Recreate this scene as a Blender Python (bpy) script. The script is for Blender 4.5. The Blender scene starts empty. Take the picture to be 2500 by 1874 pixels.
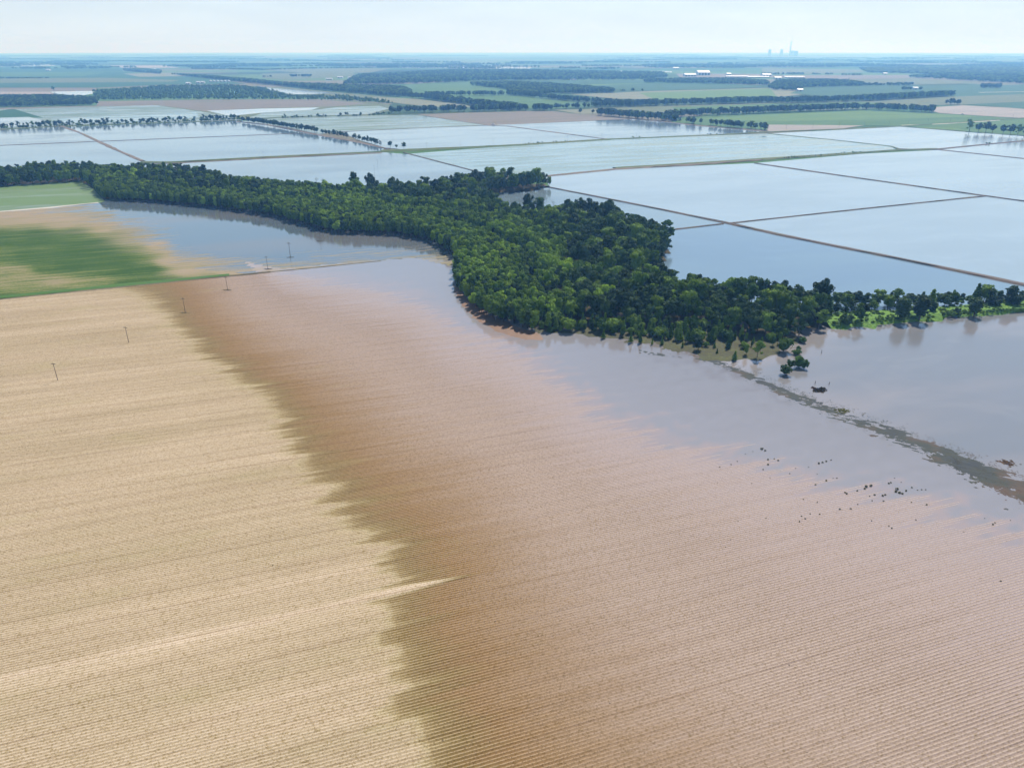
import bpy, bmesh, math, random
import numpy as np
from mathutils import Vector, Matrix
random.seed(7); RNG = np.random.default_rng(11)
R = math.radians
scene = bpy.context.scene
col = scene.collection

# ------------------------------------------------------------------ camera, world, sun, exposure
H = 150.0
FPX = 1785.0                      # focal length in pixels of a 2500 px wide frame
PITCH = R(24.55)
cam_d = bpy.data.cameras.new('camera'); cam = bpy.data.objects.new('camera', cam_d); col.objects.link(cam)
cam.location = (0, 0, H); cam.rotation_euler = (math.pi / 2 - PITCH, 0, 0)
cam_d.sensor_width = 36.0; cam_d.lens = FPX / 2500 * 36.0
cam_d.clip_start = 1.0; cam_d.clip_end = 120000.0
scene.camera = cam

VEIL = [(0, (5.3, 5.95, 6.5)), (.1, (4.6, 5.7, 6.7)), (.25, (2.7, 4.3, 6.2)), (.6, (1.8, 3.2, 5.6))]   # radiance of the haze veil by elevation, in the sky texture's own units
SUN_EL, SUN_AZ = 53.0, 26.0       # azimuth to the right of the view direction (+Y)
world = bpy.data.worlds.new('World'); scene.world = world; world.use_nodes = True
wn = world.node_tree.nodes; wl = world.node_tree.links
bg = wn['Background']; sky = wn.new('ShaderNodeTexSky'); sky.sky_type = 'NISHITA'
sky.sun_disc = False; sky.sun_elevation = R(SUN_EL); sky.sun_rotation = R(SUN_AZ)
sky.altitude = 150; sky.air_density = 1.0; sky.dust_density = 0.3; sky.ozone_density = 2.0
# thin veil of bright cirrus and summer haze, thickest towards the horizon
tc = wn.new('ShaderNodeTexCoord'); sx = wn.new('ShaderNodeSeparateXYZ'); wl.new(tc.outputs['Generated'], sx.inputs[0])
mr = wn.new('ShaderNodeMapRange'); mr.interpolation_type = 'SMOOTHSTEP'; wl.new(sx.outputs[2], mr.inputs[0])
for i_, v_ in zip((1, 2, 3, 4), (.0, .5, .9, .04)): mr.inputs[i_].default_value = v_
mp = wn.new('ShaderNodeMapping'); wl.new(tc.outputs['Generated'], mp.inputs[0]); mp.inputs['Scale'].default_value = (2.2, 2.2, 16)
cn = wn.new('ShaderNodeTexNoise'); wl.new(mp.outputs[0], cn.inputs[0]); cn.inputs['Scale'].default_value = 2.0; cn.inputs['Detail'].default_value = 6; cn.inputs['Roughness'].default_value = .6
cr = wn.new('ShaderNodeMapRange'); wl.new(cn.outputs['Fac'], cr.inputs[0])
for i_, v_ in zip((1, 2, 3, 4), (.35, .75, .95, 1.10)): cr.inputs[i_].default_value = v_
vr = wn.new('ShaderNodeValToRGB'); wl.new(sx.outputs[2], vr.inputs[0]); vr.color_ramp.elements.new(.1); vr.color_ramp.elements.new(.28)
for e_, (p_, c_) in zip(vr.color_ramp.elements, VEIL): e_.position = p_; e_.color = (*c_, 1)
vm = wn.new('ShaderNodeVectorMath'); vm.operation = 'SCALE'; wl.new(vr.outputs[0], vm.inputs[0]); wl.new(cr.outputs[0], vm.inputs['Scale'])
mxw = wn.new('ShaderNodeMix'); mxw.data_type = 'RGBA'; wl.new(mr.outputs[0], mxw.inputs[0]); wl.new(sky.outputs[0], mxw.inputs[6]); wl.new(vm.outputs[0], mxw.inputs[7])
wl.new(mxw.outputs[2], bg.inputs[0]); bg.inputs[1].default_value = 0.125
sun_d = bpy.data.lights.new('sun', 'SUN'); sun = bpy.data.objects.new('sun', sun_d); col.objects.link(sun)
sun_d.energy = 5.0; sun_d.angle = R(0.6); sun_d.color = (1.0, 0.96, 0.90)
sun.rotation_euler = (R(90 - SUN_EL), 0, R(180 - SUN_AZ))
sd = Vector((math.sin(R(SUN_AZ)) * math.cos(R(SUN_EL)), math.cos(R(SUN_AZ)) * math.cos(R(SUN_EL)), math.sin(R(SUN_EL))))
sun.rotation_euler = sd.to_track_quat('Z', 'Y').to_euler()
scene.view_settings.view_transform = 'Standard'; scene.view_settings.look = 'None'
scene.view_settings.exposure = 0.22; scene.view_settings.gamma = 1.0
scene.render.engine = 'CYCLES'
scene.cycles.use_denoising = True
scene.cycles.max_bounces = 8; scene.cycles.volume_bounces = 1
scene.cycles.transparent_max_bounces = 8
scene.cycles.caustics_reflective = False; scene.cycles.caustics_refractive = False

# ------------------------------------------------------------------ pixel <-> ground
SP, CP = math.sin(PITCH), math.cos(PITCH)
def g(px, py):
    """ground point seen at a pixel of the 2500 x 1874 photograph"""
    u = (px - 1250) / FPX; v = (py - 937) / FPX
    dy = CP - v * SP; dz = -SP - v * CP
    t = H / -dz
    return (u * t, dy * t)
def G(pts): return [g(*p) for p in pts]
def inv(x, y, z=0.0):
    """numpy: world -> pixel"""
    zz = z - H
    f = y * CP - zz * SP; upc = y * SP + zz * CP
    return 1250 + FPX * x / f, 937 - FPX * upc / f
def px_m(y_m):                     # metres per pixel (horizontal) at a forward distance
    return math.hypot(y_m, H) / FPX

# ------------------------------------------------------------------ helpers
def tag(o, label=None, cat=None, group=None, kind=None):
    if label: o['label'] = label
    if cat: o['category'] = cat
    if group: o['group'] = group
    if kind: o['kind'] = kind
    return o
def mesh_obj(name, verts, faces, mat=None, parent=None, smooth=False):
    me = bpy.data.meshes.new(name)
    me.from_pydata([tuple(v) for v in verts], [], [tuple(f) for f in faces]); me.update()
    return link_mesh(name, me, mat, parent, smooth)
def link_mesh(name, me, mat=None, parent=None, smooth=False):
    o = bpy.data.objects.new(name, me); col.objects.link(o)
    if mat: me.materials.append(mat)
    if parent: o.parent = parent
    if smooth: me.polygons.foreach_set('use_smooth', [True] * len(me.polygons))
    return o
def np_mesh(name, V, F):
    """fast mesh from numpy arrays; F is (n,3) or (n,4)"""
    me = bpy.data.meshes.new(name); V = np.asarray(V, np.float32); F = np.asarray(F, np.int32); k = F.shape[1]
    me.vertices.add(len(V)); me.vertices.foreach_set('co', V.ravel())
    me.loops.add(F.size); me.loops.foreach_set('vertex_index', F.ravel())
    me.polygons.add(len(F)); me.polygons.foreach_set('loop_start', np.arange(0, F.size, k, dtype=np.int32))
    me.polygons.foreach_set('loop_total', np.full(len(F), k, np.int32))
    me.update(calc_edges=True); me.validate()
    return me
def add_attr(me, name, arr):
    a = me.attributes.new(name, 'FLOAT', 'POINT'); a.data.foreach_set('value', np.asarray(arr, np.float32))
def empty(name, loc, rz=0.0, s=1.0):
    o = bpy.data.objects.new(name, None); col.objects.link(o); o.location = loc; o.rotation_euler = (0, 0, rz)
    o.scale = (s, s, s) if not isinstance(s, tuple) else s
    o.empty_display_size = 1; return o
def copy_tree(src, loc, rz=0.0, s=(1, 1, 1)):
    r = src.copy(); col.objects.link(r); r.location = loc; r.rotation_euler = (0, 0, rz); r.scale = s
    for ch in src.children:
        c = ch.copy(); col.objects.link(c); c.parent = r
        for g2 in ch.children:
            d = g2.copy(); col.objects.link(d); d.parent = c
    return r
def inside(P, poly):
    """numpy even-odd point in polygon"""
    x, y = P[:, 0], P[:, 1]; c = np.zeros(len(P), bool); n = len(poly)
    for i in range(n):
        x1, y1 = poly[i]; x2, y2 = poly[(i + 1) % n]
        if y1 == y2: continue
        m = ((y1 > y) != (y2 > y)) & (x < (x2 - x1) * (y - y1) / (y2 - y1) + x1)
        c ^= m
    return c
def dist_line(P, line):
    """numpy: unsigned distance to a polyline, and the side (+ = right of its direction)"""
    best = np.full(len(P), 1e18); side = np.zeros(len(P))
    for i in range(len(line) - 1):
        a = np.array(line[i], float); b = np.array(line[i + 1], float); ab = b - a; L2 = ab @ ab
        q = P - a; t = np.clip((q @ ab) / L2, 0, 1); d = q - t[:, None] * ab
        dd = (d ** 2).sum(1); cr = ab[0] * q[:, 1] - ab[1] * q[:, 0]
        m = dd < best; best[m] = dd[m]; side[m] = -np.sign(cr[m])
    return np.sqrt(best), side
def vnoise(x, y, seed=0):
    """smooth value noise, numpy, -1..1"""
    xi = np.floor(x).astype(np.int64); yi = np.floor(y).astype(np.int64); fx = x - xi; fy = y - yi
    fx = fx * fx * (3 - 2 * fx); fy = fy * fy * (3 - 2 * fy)
    def h(a, b):
        n = (a * 374761393 + b * 668265263 + seed * 982451653) & 0x7fffffff
        n = ((n ^ (n >> 13)) * 1274126177) & 0x7fffffff
        return (n & 0xffff) / 32767.5 - 1
    return (h(xi, yi) * (1 - fx) + h(xi + 1, yi) * fx) * (1 - fy) + (h(xi, yi + 1) * (1 - fx) + h(xi + 1, yi + 1) * fx) * fy

ROW = R(71.2)                                   # row direction, from +Y towards +X
RD = np.array([math.sin(ROW), math.cos(ROW)]); ND = np.array([-math.cos(ROW), math.sin(ROW)])

# ------------------------------------------------------------------ materials
class NT:
    def __init__(s, name):
        s.m = bpy.data.materials.new(name); s.m.use_nodes = True; s.t = s.m.node_tree; s.n = s.t.nodes; s.l = s.t.links
        s.b = s.n['Principled BSDF']; s.out = s.n['Material Output']
    def new(s, ty, **kw):
        n = s.n.new(ty)
        for k, v in kw.items(): setattr(n, k, v)
        return n
    def link(s, a, b): s.l.new(a, b)
    def set(s, n, i, v):
        if isinstance(v, bpy.types.NodeSocket): s.l.new(v, n.inputs[i])
        else:
            if isinstance(v, tuple) and len(v) == 3 and n.inputs[i].type == 'RGBA': v = (*v, 1)
            n.inputs[i].default_value = v
    def pos(s): return s.new('ShaderNodeNewGeometry').outputs['Position']
    def rowpos(s):
        r = s.new('ShaderNodeVectorRotate', rotation_type='Z_AXIS'); s.link(s.pos(), r.inputs['Vector'])
        r.inputs['Angle'].default_value = -(math.pi / 2 - ROW); return r.outputs[0]
    def scale(s, vec, sc):
        n = s.new('ShaderNodeVectorMath', operation='MULTIPLY'); s.link(vec, n.inputs[0]); n.inputs[1].default_value = sc; return n.outputs[0]
    def noise(s, vec, sc, det=3, rough=.55, dist=0):
        n = s.new('ShaderNodeTexNoise'); s.link(vec, n.inputs['Vector']); n.inputs['Scale'].default_value = sc
        n.inputs['Detail'].default_value = det; n.inputs['Roughness'].default_value = rough; n.inputs['Distortion'].default_value = dist
        return n.outputs['Fac']
    def ramp(s, f, stops, interp='LINEAR'):
        n = s.new('ShaderNodeValToRGB'); n.color_ramp.interpolation = interp
        el = n.color_ramp.elements
        while len(el) < len(stops): el.new(0.5)
        for e, (p, c) in zip(el, stops):
            e.position = p; e.color = (*c, 1) if isinstance(c, tuple) else (c, c, c, 1)
        s.link(f, n.inputs[0]); return n.outputs[0]
    def mix(s, f, a, b, bt='MIX'):
        n = s.new('ShaderNodeMix', data_type='RGBA', blend_type=bt)
        s.set(n, 0, f); s.set(n, 6, a); s.set(n, 7, b); return n.outputs[2]
    def math(s, op, a, b=0.0, c=0.0, clamp=False):
        n = s.new('ShaderNodeMath', operation=op, use_clamp=clamp); s.set(n, 0, a); s.set(n, 1, b); s.set(n, 2, c); return n.outputs[0]
    def mr(s, f, a, b, c, d):
        n = s.new('ShaderNodeMapRange', interpolation_type='SMOOTHSTEP'); s.set(n, 0, f)
        for i, v in zip((1, 2, 3, 4), (a, b, c, d)): n.inputs[i].default_value = v
        return n.outputs[0]
    def attr(s, name): return s.new('ShaderNodeAttribute', attribute_name=name).outputs['Fac']
    def bump(s, h, strength, dist):
        n = s.new('ShaderNodeBump'); s.link(h, n.inputs['Height']); n.inputs['Strength'].default_value = strength
        n.inputs['Distance'].default_value = dist; s.link(n.outputs[0], s.b.inputs['Normal']); return n
    def P(s, color=None, rough=None, spec=None, ior=None):
        if color is not None: s.set(s.b, 'Base Color', color)
        if rough is not None: s.set(s.b, 'Roughness', rough)
        if spec is not None: s.set(s.b, 'Specular IOR Level', spec)
        if ior is not None: s.set(s.b, 'IOR', ior)
        return s.m

def mat_plain(name, c, rough=.8, var=.25, sc=1.0):
    k = NT(name); f = k.noise(k.pos(), sc, 3)
    return k.P(k.mix(f, tuple(v * (1 - var) for v in c), tuple(min(1, v * (1 + var)) for v in c)), rough)
def mat_water(name, base, rough=.07, patch=.06, base2=None, streak=None, amount=.5):
    """silty flood water; streak = colour of plants or mud standing through it in rows"""
    k = NT(name); rp = k.rowpos()
    big = k.noise(k.scale(rp, (.004, .012, .01)), 1.0, 3)
    fine = k.noise(k.scale(rp, (.03, .25, .1)), 1.0, 3)
    c = k.mix(k.mr(big, .38, .62, 0, 1), base, base2 or tuple(v * .7 for v in base))
    silt = k.noise(k.scale(rp, (.012, .02, .01)), 1.0, 4, .6, 1.5); c = k.mix(k.mr(silt, .5, .75, 0, .12), c, tuple(min(1, v * 1.5) for v in base))
    rg = k.math('ADD', k.mr(big, .4, .65, rough, rough + patch), k.math('MULTIPLY', fine, .03))
    sp = .5
    if streak:
        a = k.noise(k.scale(rp, (.006, .035, .05)), 1.0, 4, .6, .6)
        b = k.noise(k.scale(rp, (.05, .8, .3)), 1.0, 2)
        f = k.math('ADD', k.math('MULTIPLY', a, .75), k.math('MULTIPLY', b, .25))
        f = k.mr(f, .55 - .3 * amount, .92 - .3 * amount, 0, .85)
        c = k.mix(f, c, streak); rg = k.math('ADD', rg, k.math('MULTIPLY', f, .6), clamp=True)
        sp = k.mr(f, 0, 1, .5, .1)
    w = k.noise(k.scale(rp, (.5, .8, 1)), 1.0, 3)
    k.bump(w, .12, .05)
    return k.P(c, rg, sp, 1.75)
def mat_field(name, c1, c2, line=.15, rough=.9, wide=.02):
    k = NT(name); rp = k.rowpos()
    a = k.noise(k.scale(rp, (.004, wide, .01)), 1.0, 4, .6)
    b = k.noise(k.scale(rp, (.02, .5, .1)), 1.0, 3)
    d = k.noise(k.pos(), .35, 2)
    c = k.mix(k.mr(a, .35, .65, 0, 1), c1, c2)
    c = k.mix(k.math('MULTIPLY', b, line * 2), c, tuple(v * .55 for v in c1))
    pt = k.noise(k.pos(), .06, 4, .65); c = k.mix(k.mr(pt, .5, .68, 0, .45), c, (c1[0] * .5, c1[1] * .8, c1[2] * .4))
    c = k.mix(k.math('MULTIPLY', d, .25), c, tuple(min(1, v * 1.35) for v in c2))
    return k.P(c, rough, .2)

def mat_foliage(name, dark, light, trans):
    k = NT(name); oi = k.new('ShaderNodeObjectInfo')
    n = k.noise(k.pos(), .35, 2); n2 = k.noise(k.pos(), 2.6, 2)
    f = k.math('ADD', k.math('MULTIPLY', n, .5), k.math('MULTIPLY', n2, .4))
    f = k.math('ADD', f, k.math('MULTIPLY', k.math('SUBTRACT', oi.outputs['Random'], .5), .5), clamp=True)
    c = k.mix(k.mr(f, .2, .75, 0, 1), dark, light)
    k.P(c, .7, .12)
    tr = k.new('ShaderNodeBsdfTranslucent'); k.link(k.mix(.35, c, (.16, .26, .03)), tr.inputs[0])
    mx = k.new('ShaderNodeMixShader'); mx.inputs[0].default_value = trans
    k.link(k.b.outputs[0], mx.inputs[1]); k.link(tr.outputs[0], mx.inputs[2]); k.link(mx.outputs[0], k.out.inputs[0])
    return k.m

M = {}
M['leaf_dark'] = mat_foliage('foliage_dark', (.014, .034, .010), (.055, .100, .018), .14)
M['leaf_mid'] = mat_foliage('foliage_mid', (.036, .082, .008), (.17, .26, .018), .2)
M['leaf_lime'] = mat_foliage('foliage_lime', (.070, .140, .010), (.29, .43, .03), .3)
M['leaf_bright'] = mat_foliage('foliage_bright', (.055, .12, .012), (.12, .22, .025), .3)
M['bark'] = mat_plain('bark', (.10, .08, .06), .9, .3, 2)
M['wood'] = mat_plain('pole_wood', (.11, .075, .055), .85, .3, 3)
M['insul'] = mat_plain('insulator_grey', (.35, .36, .37), .4, .1, 3)
M['metal_white'] = mat_plain('white_metal', (.52, .53, .54), .45, .06, .2)
M['metal_grey'] = mat_plain('grey_metal', (.45, .47, .50), .5, .1, .2)
M['concrete'] = mat_plain('concrete', (.72, .68, .64), .85, .12, .05)
M['red_roof'] = mat_plain('rust_roof', (.42, .25, .18), .7, .2, .2)
M['door_dark'] = mat_plain('dark_opening', (.06, .065, .07), .6, .1, .5)

# ------------------------------------------------------------------ setting: ground sheet to the horizon
def ground_sheet():
    k = NT('open_country'); rp = k.rowpos()
    br = k.new('ShaderNodeTexBrick'); k.link(k.scale(rp, (.00045, .0008, 0)), br.inputs['Vector'])
    br.inputs['Scale'].default_value = 1.0; br.inputs['Mortar Size'].default_value = .012
    br.inputs['Brick Width'].default_value = 1.0; br.inputs['Row Height'].default_value = .5
    for i, c in ((1, (0, 0, 0, 1)), (2, (1, 1, 1, 1)), (3, (.25, .25, .25, 1))): br.inputs[i].default_value = c
    big = k.noise(k.scale(rp, (.00012, .00022, 0)), 1.0, 2)
    f = k.math('ADD', k.math('MULTIPLY', br.outputs[0], .75), k.math('MULTIPLY', big, .25))
    c = k.ramp(f, [(0, (.045, .085, .03)), (.22, (.075, .15, .045)), (.34, (.11, .18, .06)), (.5, (.05, .12, .04)),
                   (.62, (.19, .17, .11)), (.75, (.09, .17, .06)), (.93, (.24, .20, .15))], 'CONSTANT')
    wood = k.noise(k.scale(rp, (.00035, .0013, 0)), 1.0, 6, .62, .4)
    wf = k.mr(wood, .53, .57, 0, 1)
    dist = k.new('ShaderNodeVectorMath', operation='LENGTH'); k.link(k.pos(), dist.inputs[0])
    wf = k.math('MULTIPLY', wf, k.mr(dist.outputs['Value'], 3500, 6500, 0, 1))
    c = k.mix(wf, c, (.018, .040, .018))
    fine = k.noise(k.scale(rp, (.01, .05, 0)), 1.0, 4)
    c = k.mix(k.math('MULTIPLY', fine, .35), c, (.03, .05, .03))
    m = k.P(c, .95, .1)
    n = 72; rs = [0, 400, 1500, 5000, 15000, 45000]; V = [(0, 0, -0.9)]; F = []
    for r in rs[1:]:
        for i in range(n): a = 2 * math.pi * i / n; V.append((r * math.cos(a), r * math.sin(a), -0.9))
    for i in range(n): F.append((0, 1 + i, 1 + (i + 1) % n))
    me = bpy.data.meshes.new('ground'); 
    for q in range(len(rs) - 2):
        for i in range(n):
            a = 1 + q * n + i; b = 1 + q * n + (i + 1) % n; F.append((a, a + n, b + n, b))
    o = mesh_obj('ground', V, F, m); tag(o, kind='structure'); return o
ground_sheet()

def poly_sheet(name, px_pts, z, mat, world_pts=None):
    """one flat ground area from its outline"""
    P = world_pts or G(px_pts)
    bm = bmesh.new(); vs = [bm.verts.new((x, y, z)) for x, y in P]
    f = bm.faces.new(vs); f.normal_update()
    if f.normal.z < 0: f.normal_flip()
    bmesh.ops.triangulate(bm, faces=[f])
    me = bpy.data.meshes.new(name); bm.to_mesh(me); bm.free()
    o = link_mesh(name, me, mat); tag(o, kind='structure'); return o
def grid_sheet(name, poly_w, z, cell, mat=None, attrs=None, zfun=None, axes=None, cell2=None):
    """regular grid cut to a world polygon, with attributes evaluated at its vertices"""
    ax = axes or (np.array([1., 0]), np.array([0., 1])); P = np.array(poly_w)
    a = P @ ax[0]; b = P @ ax[1]; c2 = cell2 or cell
    na = int((a.max() - a.min()) / cell) + 2; nb = int((b.max() - b.min()) / c2) + 2
    A, B = np.meshgrid(a.min() + np.arange(na) * cell, b.min() + np.arange(nb) * c2, indexing='ij')
    XY = A.ravel()[:, None] * ax[0] + B.ravel()[:, None] * ax[1]
    idx = np.arange(na * nb).reshape(na, nb)
    F = np.stack([idx[:-1, :-1], idx[1:, :-1], idx[1:, 1:], idx[:-1, 1:]], -1).reshape(-1, 4)
    ctr = XY[F].mean(1); F = F[inside(ctr, poly_w)]
    used = np.unique(F); remap = np.full(len(XY), -1); remap[used] = np.arange(len(used)); F = remap[F]; XY = XY[used]
    Z = np.full(len(XY), z) if zfun is None else zfun(XY)
    me = np_mesh(name, np.column_stack([XY, Z]), F)
    for kx, fn in (attrs or {}).items(): add_attr(me, kx, fn(XY))
    o = link_mesh(name, me, mat, smooth=True); tag(o, kind='structure'); return o
def bank(name, px_pts, width, height, mat, z0=0.0, rag=.12, step=12.0, seed=0):
    """an earth bank (levee, track) with sloping sides and a ragged foot along a line"""
    P = [np.array(p) for p in G(px_pts)]; pts = []
    for a, b in zip(P[:-1], P[1:]):
        n = max(1, int(np.linalg.norm(b - a) / step))
        pts += [a + (b - a) * i / n for i in range(n)]
    pts.append(P[-1]); rnd = random.Random(seed + len(pts)); V = []; F = []
    for i, p in enumerate(pts):
        d = pts[min(i + 1, len(pts) - 1)] - pts[max(i - 1, 0)]; d = d / np.linalg.norm(d); n = np.array([-d[1], d[0]])
        for s, hh in ((-.5, -.35), (-.27, height), (.27, height), (.5, -.35)):
            w = width * s * (1 + rnd.uniform(-rag, rag) * (2.6 if hh < 0 else 1)) * (1 + .25 * math.sin(i * .31 + seed) * math.sin(i * .113 + seed * 2))
            q = p + n * w; V.append((q[0], q[1], z0 + hh + (rnd.uniform(-.12, .12) * height if hh > 0 else 0)))
    for i in range(len(pts) - 1):
        for j in range(3): a = i * 4 + j; F.append((a, a + 1, a + 5, a + 4))
    o = mesh_obj(name, V, F, mat); tag(o, kind='structure'); return o

# ------------------------------------------------------------------ near ploughed field
L1 = [(120, 600), (330, 715), (400, 760), (470, 830), (560, 900), (650, 980), (720, 1080), (770, 1150), (850, 1230), (960, 1330), (980, 1400),
      (950, 1470), (965, 1560), (1000, 1650), (1010, 1740), (1050, 1874), (1120, 2050)]
L3 = [(650, 560), (680, 668), (760, 688), (900, 716), (1010, 742), (1080, 788), (1130, 822), (1220, 845), (1300, 900), (1380, 950), (1450, 1015),
      (1600, 1075), (1800, 1125), (2000, 1185), (2200, 1240), (2400, 1300), (2700, 1390)]
# direction: downwards in the picture; side>0 means right of travel in (x, -y) sense, fixed by a probe point
def sgn_field(line, probe):
    s0 = dist_line(np.array([probe], float), line)[1][0]
    def f(P): d, s = dist_line(P, line); return d * s * s0
    return f
f1 = sgn_field(L1, (1500, 1300)); f3 = sgn_field(L3, (2100, 900))
V_STREAK = np.array(g(1000, 1440)) @ ND; U_END = np.array(g(1215, 1390)) @ RD
def soil_t(XY):
    px, py = inv(XY[:, 0], XY[:, 1]); PP = np.column_stack([px, py])
    d1 = f1(PP); d3 = f3(PP)
    u = XY @ RD; v = XY @ ND
    nz = vnoise(u / 60, v / 5, 1) * .55 + vnoise(u / 38, v / 1.9, 2) * .6 + vnoise(u / 120, v / 40, 3) * .5
    d1 = d1 + nz * np.clip((py - 500) / 900, .25, 1) * 62
    nz3 = vnoise(u / 60, v / 9, 5) * .22 + vnoise(u / 45, v / 1.3, 6) * .6 + vnoise(u / 20, v / .7, 7) * .3
    d3 = d3 + nz3 * np.clip((py - 550) / 500, .15, 1) * 70
    t = np.where(d1 < 0, 1 + d1 / 45, np.where(d3 < 0, 1 + 2 * d1 / np.maximum(d1 - d3, 1e-3), 3 + d3 / 140))
    t = np.clip(t, 0, 5)
    w = 4.2 * np.clip((U_END - u) / 110, 0, 1) ** .7 * (1 + .3 * vnoise(u / 25, u * 0, 77))
    sb = np.clip(1.2 - np.abs(v - V_STREAK - .4 * np.sin(u / 30)) / np.maximum(w, .05), 0, 1) * (u < U_END)
    sb = np.clip(sb * 1.2, 0, .93) * np.clip((U_END - u) / 30, 0, 1); t = t * (1 - sb) + np.minimum(t, .35) * sb
    return t
def soil_base(t):                  # ground level from how wet it is
    return np.interp(t, [0, 1, 2, 2.5, 3, 3.4, 5], [.75, .50, .20, .085, -.045, -.20, -.7])
PITCHROW = .96
def field_z(XY):
    u = XY @ RD; v = XY @ ND; t = soil_t(XY); row = np.floor(v / PITCHROW)
    amp = .085 * (1 + .35 * vnoise(row * 3.7, u / 60, 9)) * np.interp(t, [0, .9, 1.3, 1.8, 2.3, 2.6], [.7, .7, .9, .35, .5, 1.0]) + .02 * (np.mod(row, 8) == 0)
    z = soil_base(t) + amp * np.cos(2 * math.pi * v / PITCHROW) + .02 * vnoise(row * 5.1, u / 14, 10)
    return z
near_poly_px = [(-60, 741), (250, 709), (500, 682), (800, 652), (1010, 631), (1090, 640), (1112, 651), (1118, 700), (1160, 748), (1290, 800), (1480, 812),
                (1700, 850), (1800, 900), (1920, 960), (2040, 1005), (2180, 1060), (2330, 1120), (2420, 1165), (2620, 1260), (2800, 1400), (2800, 1990), (-250, 1990), (-150, 1200)]
near_poly = G(near_poly_px)
def mat_plough():
    k = NT('ploughed_soil'); t = k.attr('t'); rh = k.attr('rh'); rr = k.attr('rr'); rp = k.rowpos()
    fine = k.noise(k.pos(), 2.2, 4, .7); mid = k.noise(k.scale(rp, (.05, .35, .2)), 1, 4, .6); big = k.noise(k.scale(rp, (.008, .03, 0)), 1, 3)
    clod = k.noise(k.pos(), .9, 3, .6)
    tt = k.math('ADD', t, k.math('MULTIPLY', k.math('SUBTRACT', mid, .5), .35))
    dry = k.mix(k.mr(big, .35, .65, 0, 1), (.495, .388, .256), (.43, .338, .21))
    bands = k.noise(k.scale(rp, (.003, .09, 0)), 1, 4, .6); dry = k.mix(k.mr(bands, .35, .68, .22, 0), dry, (.30, .23, .13)); dry = k.mix(k.mr(bands, .52, .75, 0, .35), dry, (.60, .48, .34))
    c = k.ramp(k.math('DIVIDE', tt, 4.0), [(0, (.56, .44, .32)), (.07, (.47, .37, .23)), (.20, (.42, .34, .195)), (.245, (.34, .26, .13)), (.285, (.235, .165, .065)),
                   (.35, (.255, .155, .068)), (.44, (.28, .188, .115)), (.55, (.325, .24, .185)), (.70, (.33, .253, .218)), (.9, (.30, .225, .19))])
    c = k.mix(k.mr(tt, .25, .95, .9, 0), c, dry)
    st = k.mr(t, .13, .2, 1, 0)
    c = k.mix(k.math('MULTIPLY', k.attr('sk'), k.mr(t, .6, 1.0, .6, 0)), c, (.70, .56, .42))
    # damp furrow soil and residue, plus row shading painted in: dark bottoms, pale crests
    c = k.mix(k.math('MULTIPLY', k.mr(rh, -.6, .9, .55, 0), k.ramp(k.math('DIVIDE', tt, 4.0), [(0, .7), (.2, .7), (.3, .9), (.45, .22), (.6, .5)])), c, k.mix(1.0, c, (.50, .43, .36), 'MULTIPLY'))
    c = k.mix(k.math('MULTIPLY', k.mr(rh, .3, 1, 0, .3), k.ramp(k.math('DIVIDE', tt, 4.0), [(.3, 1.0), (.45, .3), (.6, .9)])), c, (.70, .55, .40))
    c = k.mix(k.math('MULTIPLY', rr, k.mr(t, 1, 1.6, .34, .2)), c, k.mix(1.0, c, (.58, .50, .42), 'MULTIPLY'))
    spk = k.mr(fine, .46, .66, 0, .85); c = k.mix(spk, c, k.mix(1.0, c, (.52, .47, .32), 'MULTIPLY'))
    spl = k.mr(clod, .55, .72, 0, .6); c = k.mix(spl, c, k.mix(1.0, c, (.62, .58, .38), 'MULTIPLY'))
    gr = k.mr(k.noise(k.scale(rp, (.02, .06, 0)), 1, 4, .65), .55, .75, 0, .16)
    c = k.mix(k.math('MULTIPLY', gr, k.mr(t, 1.6, 2.2, 1, 0)), c, (.30, .28, .10))
    rg = k.mr(tt, 1.0, 2.2, .95, .62); k.bump(fine, .5, .12)
    return k.P(c, rg, k.mr(tt, .9, 2.2, .1, .18), 1.33)
def streak(XY):
    u = XY @ RD; v = XY @ ND; w = 2.6 * (1 + .5 * vnoise(u / 35, u * 0, 78)) * np.clip((U_END - u) / 110, 0, 1) ** .5
    q = np.clip(1.3 - np.abs(v - V_STREAK - .4 * np.sin(u / 30)) / np.maximum(w, .05), 0, 1) * (u < U_END) * np.clip(.65 + .6 * vnoise(u / 28, v / 1.2, 80), .15, 1)
    for off, s_, a_ in ((-31, 1.2, .5), (14, .9, .45), (-9.5, .8, .5), (62, 1.4, .4), (105, 1.5, .4), (-55, 1.3, .45)):
        q = np.maximum(q, a_ * np.clip(1.2 - np.abs(v - V_STREAK - off) / s_, 0, 1) * np.clip(vnoise(u / 60, u * 0 + off, 79) + .4, 0, 1))
    return q
rowrand = lambda XY: (lambda row, u: np.clip((np.mod(row, 8) == 0) * .55 + .5 * (vnoise(row * 7.3, u / 80, 20) > .35) + .25 * vnoise(row * 2.3, u / 30, 21), 0, 1))(np.floor(XY @ ND / PITCHROW), XY @ RD)
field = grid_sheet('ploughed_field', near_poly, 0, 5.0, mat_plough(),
                   {'t': soil_t, 'sk': streak, 'rh': lambda XY: np.cos(2 * math.pi * (XY @ ND) / PITCHROW), 'rr': rowrand}, field_z, axes=(RD, ND), cell2=PITCHROW / 5)

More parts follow.
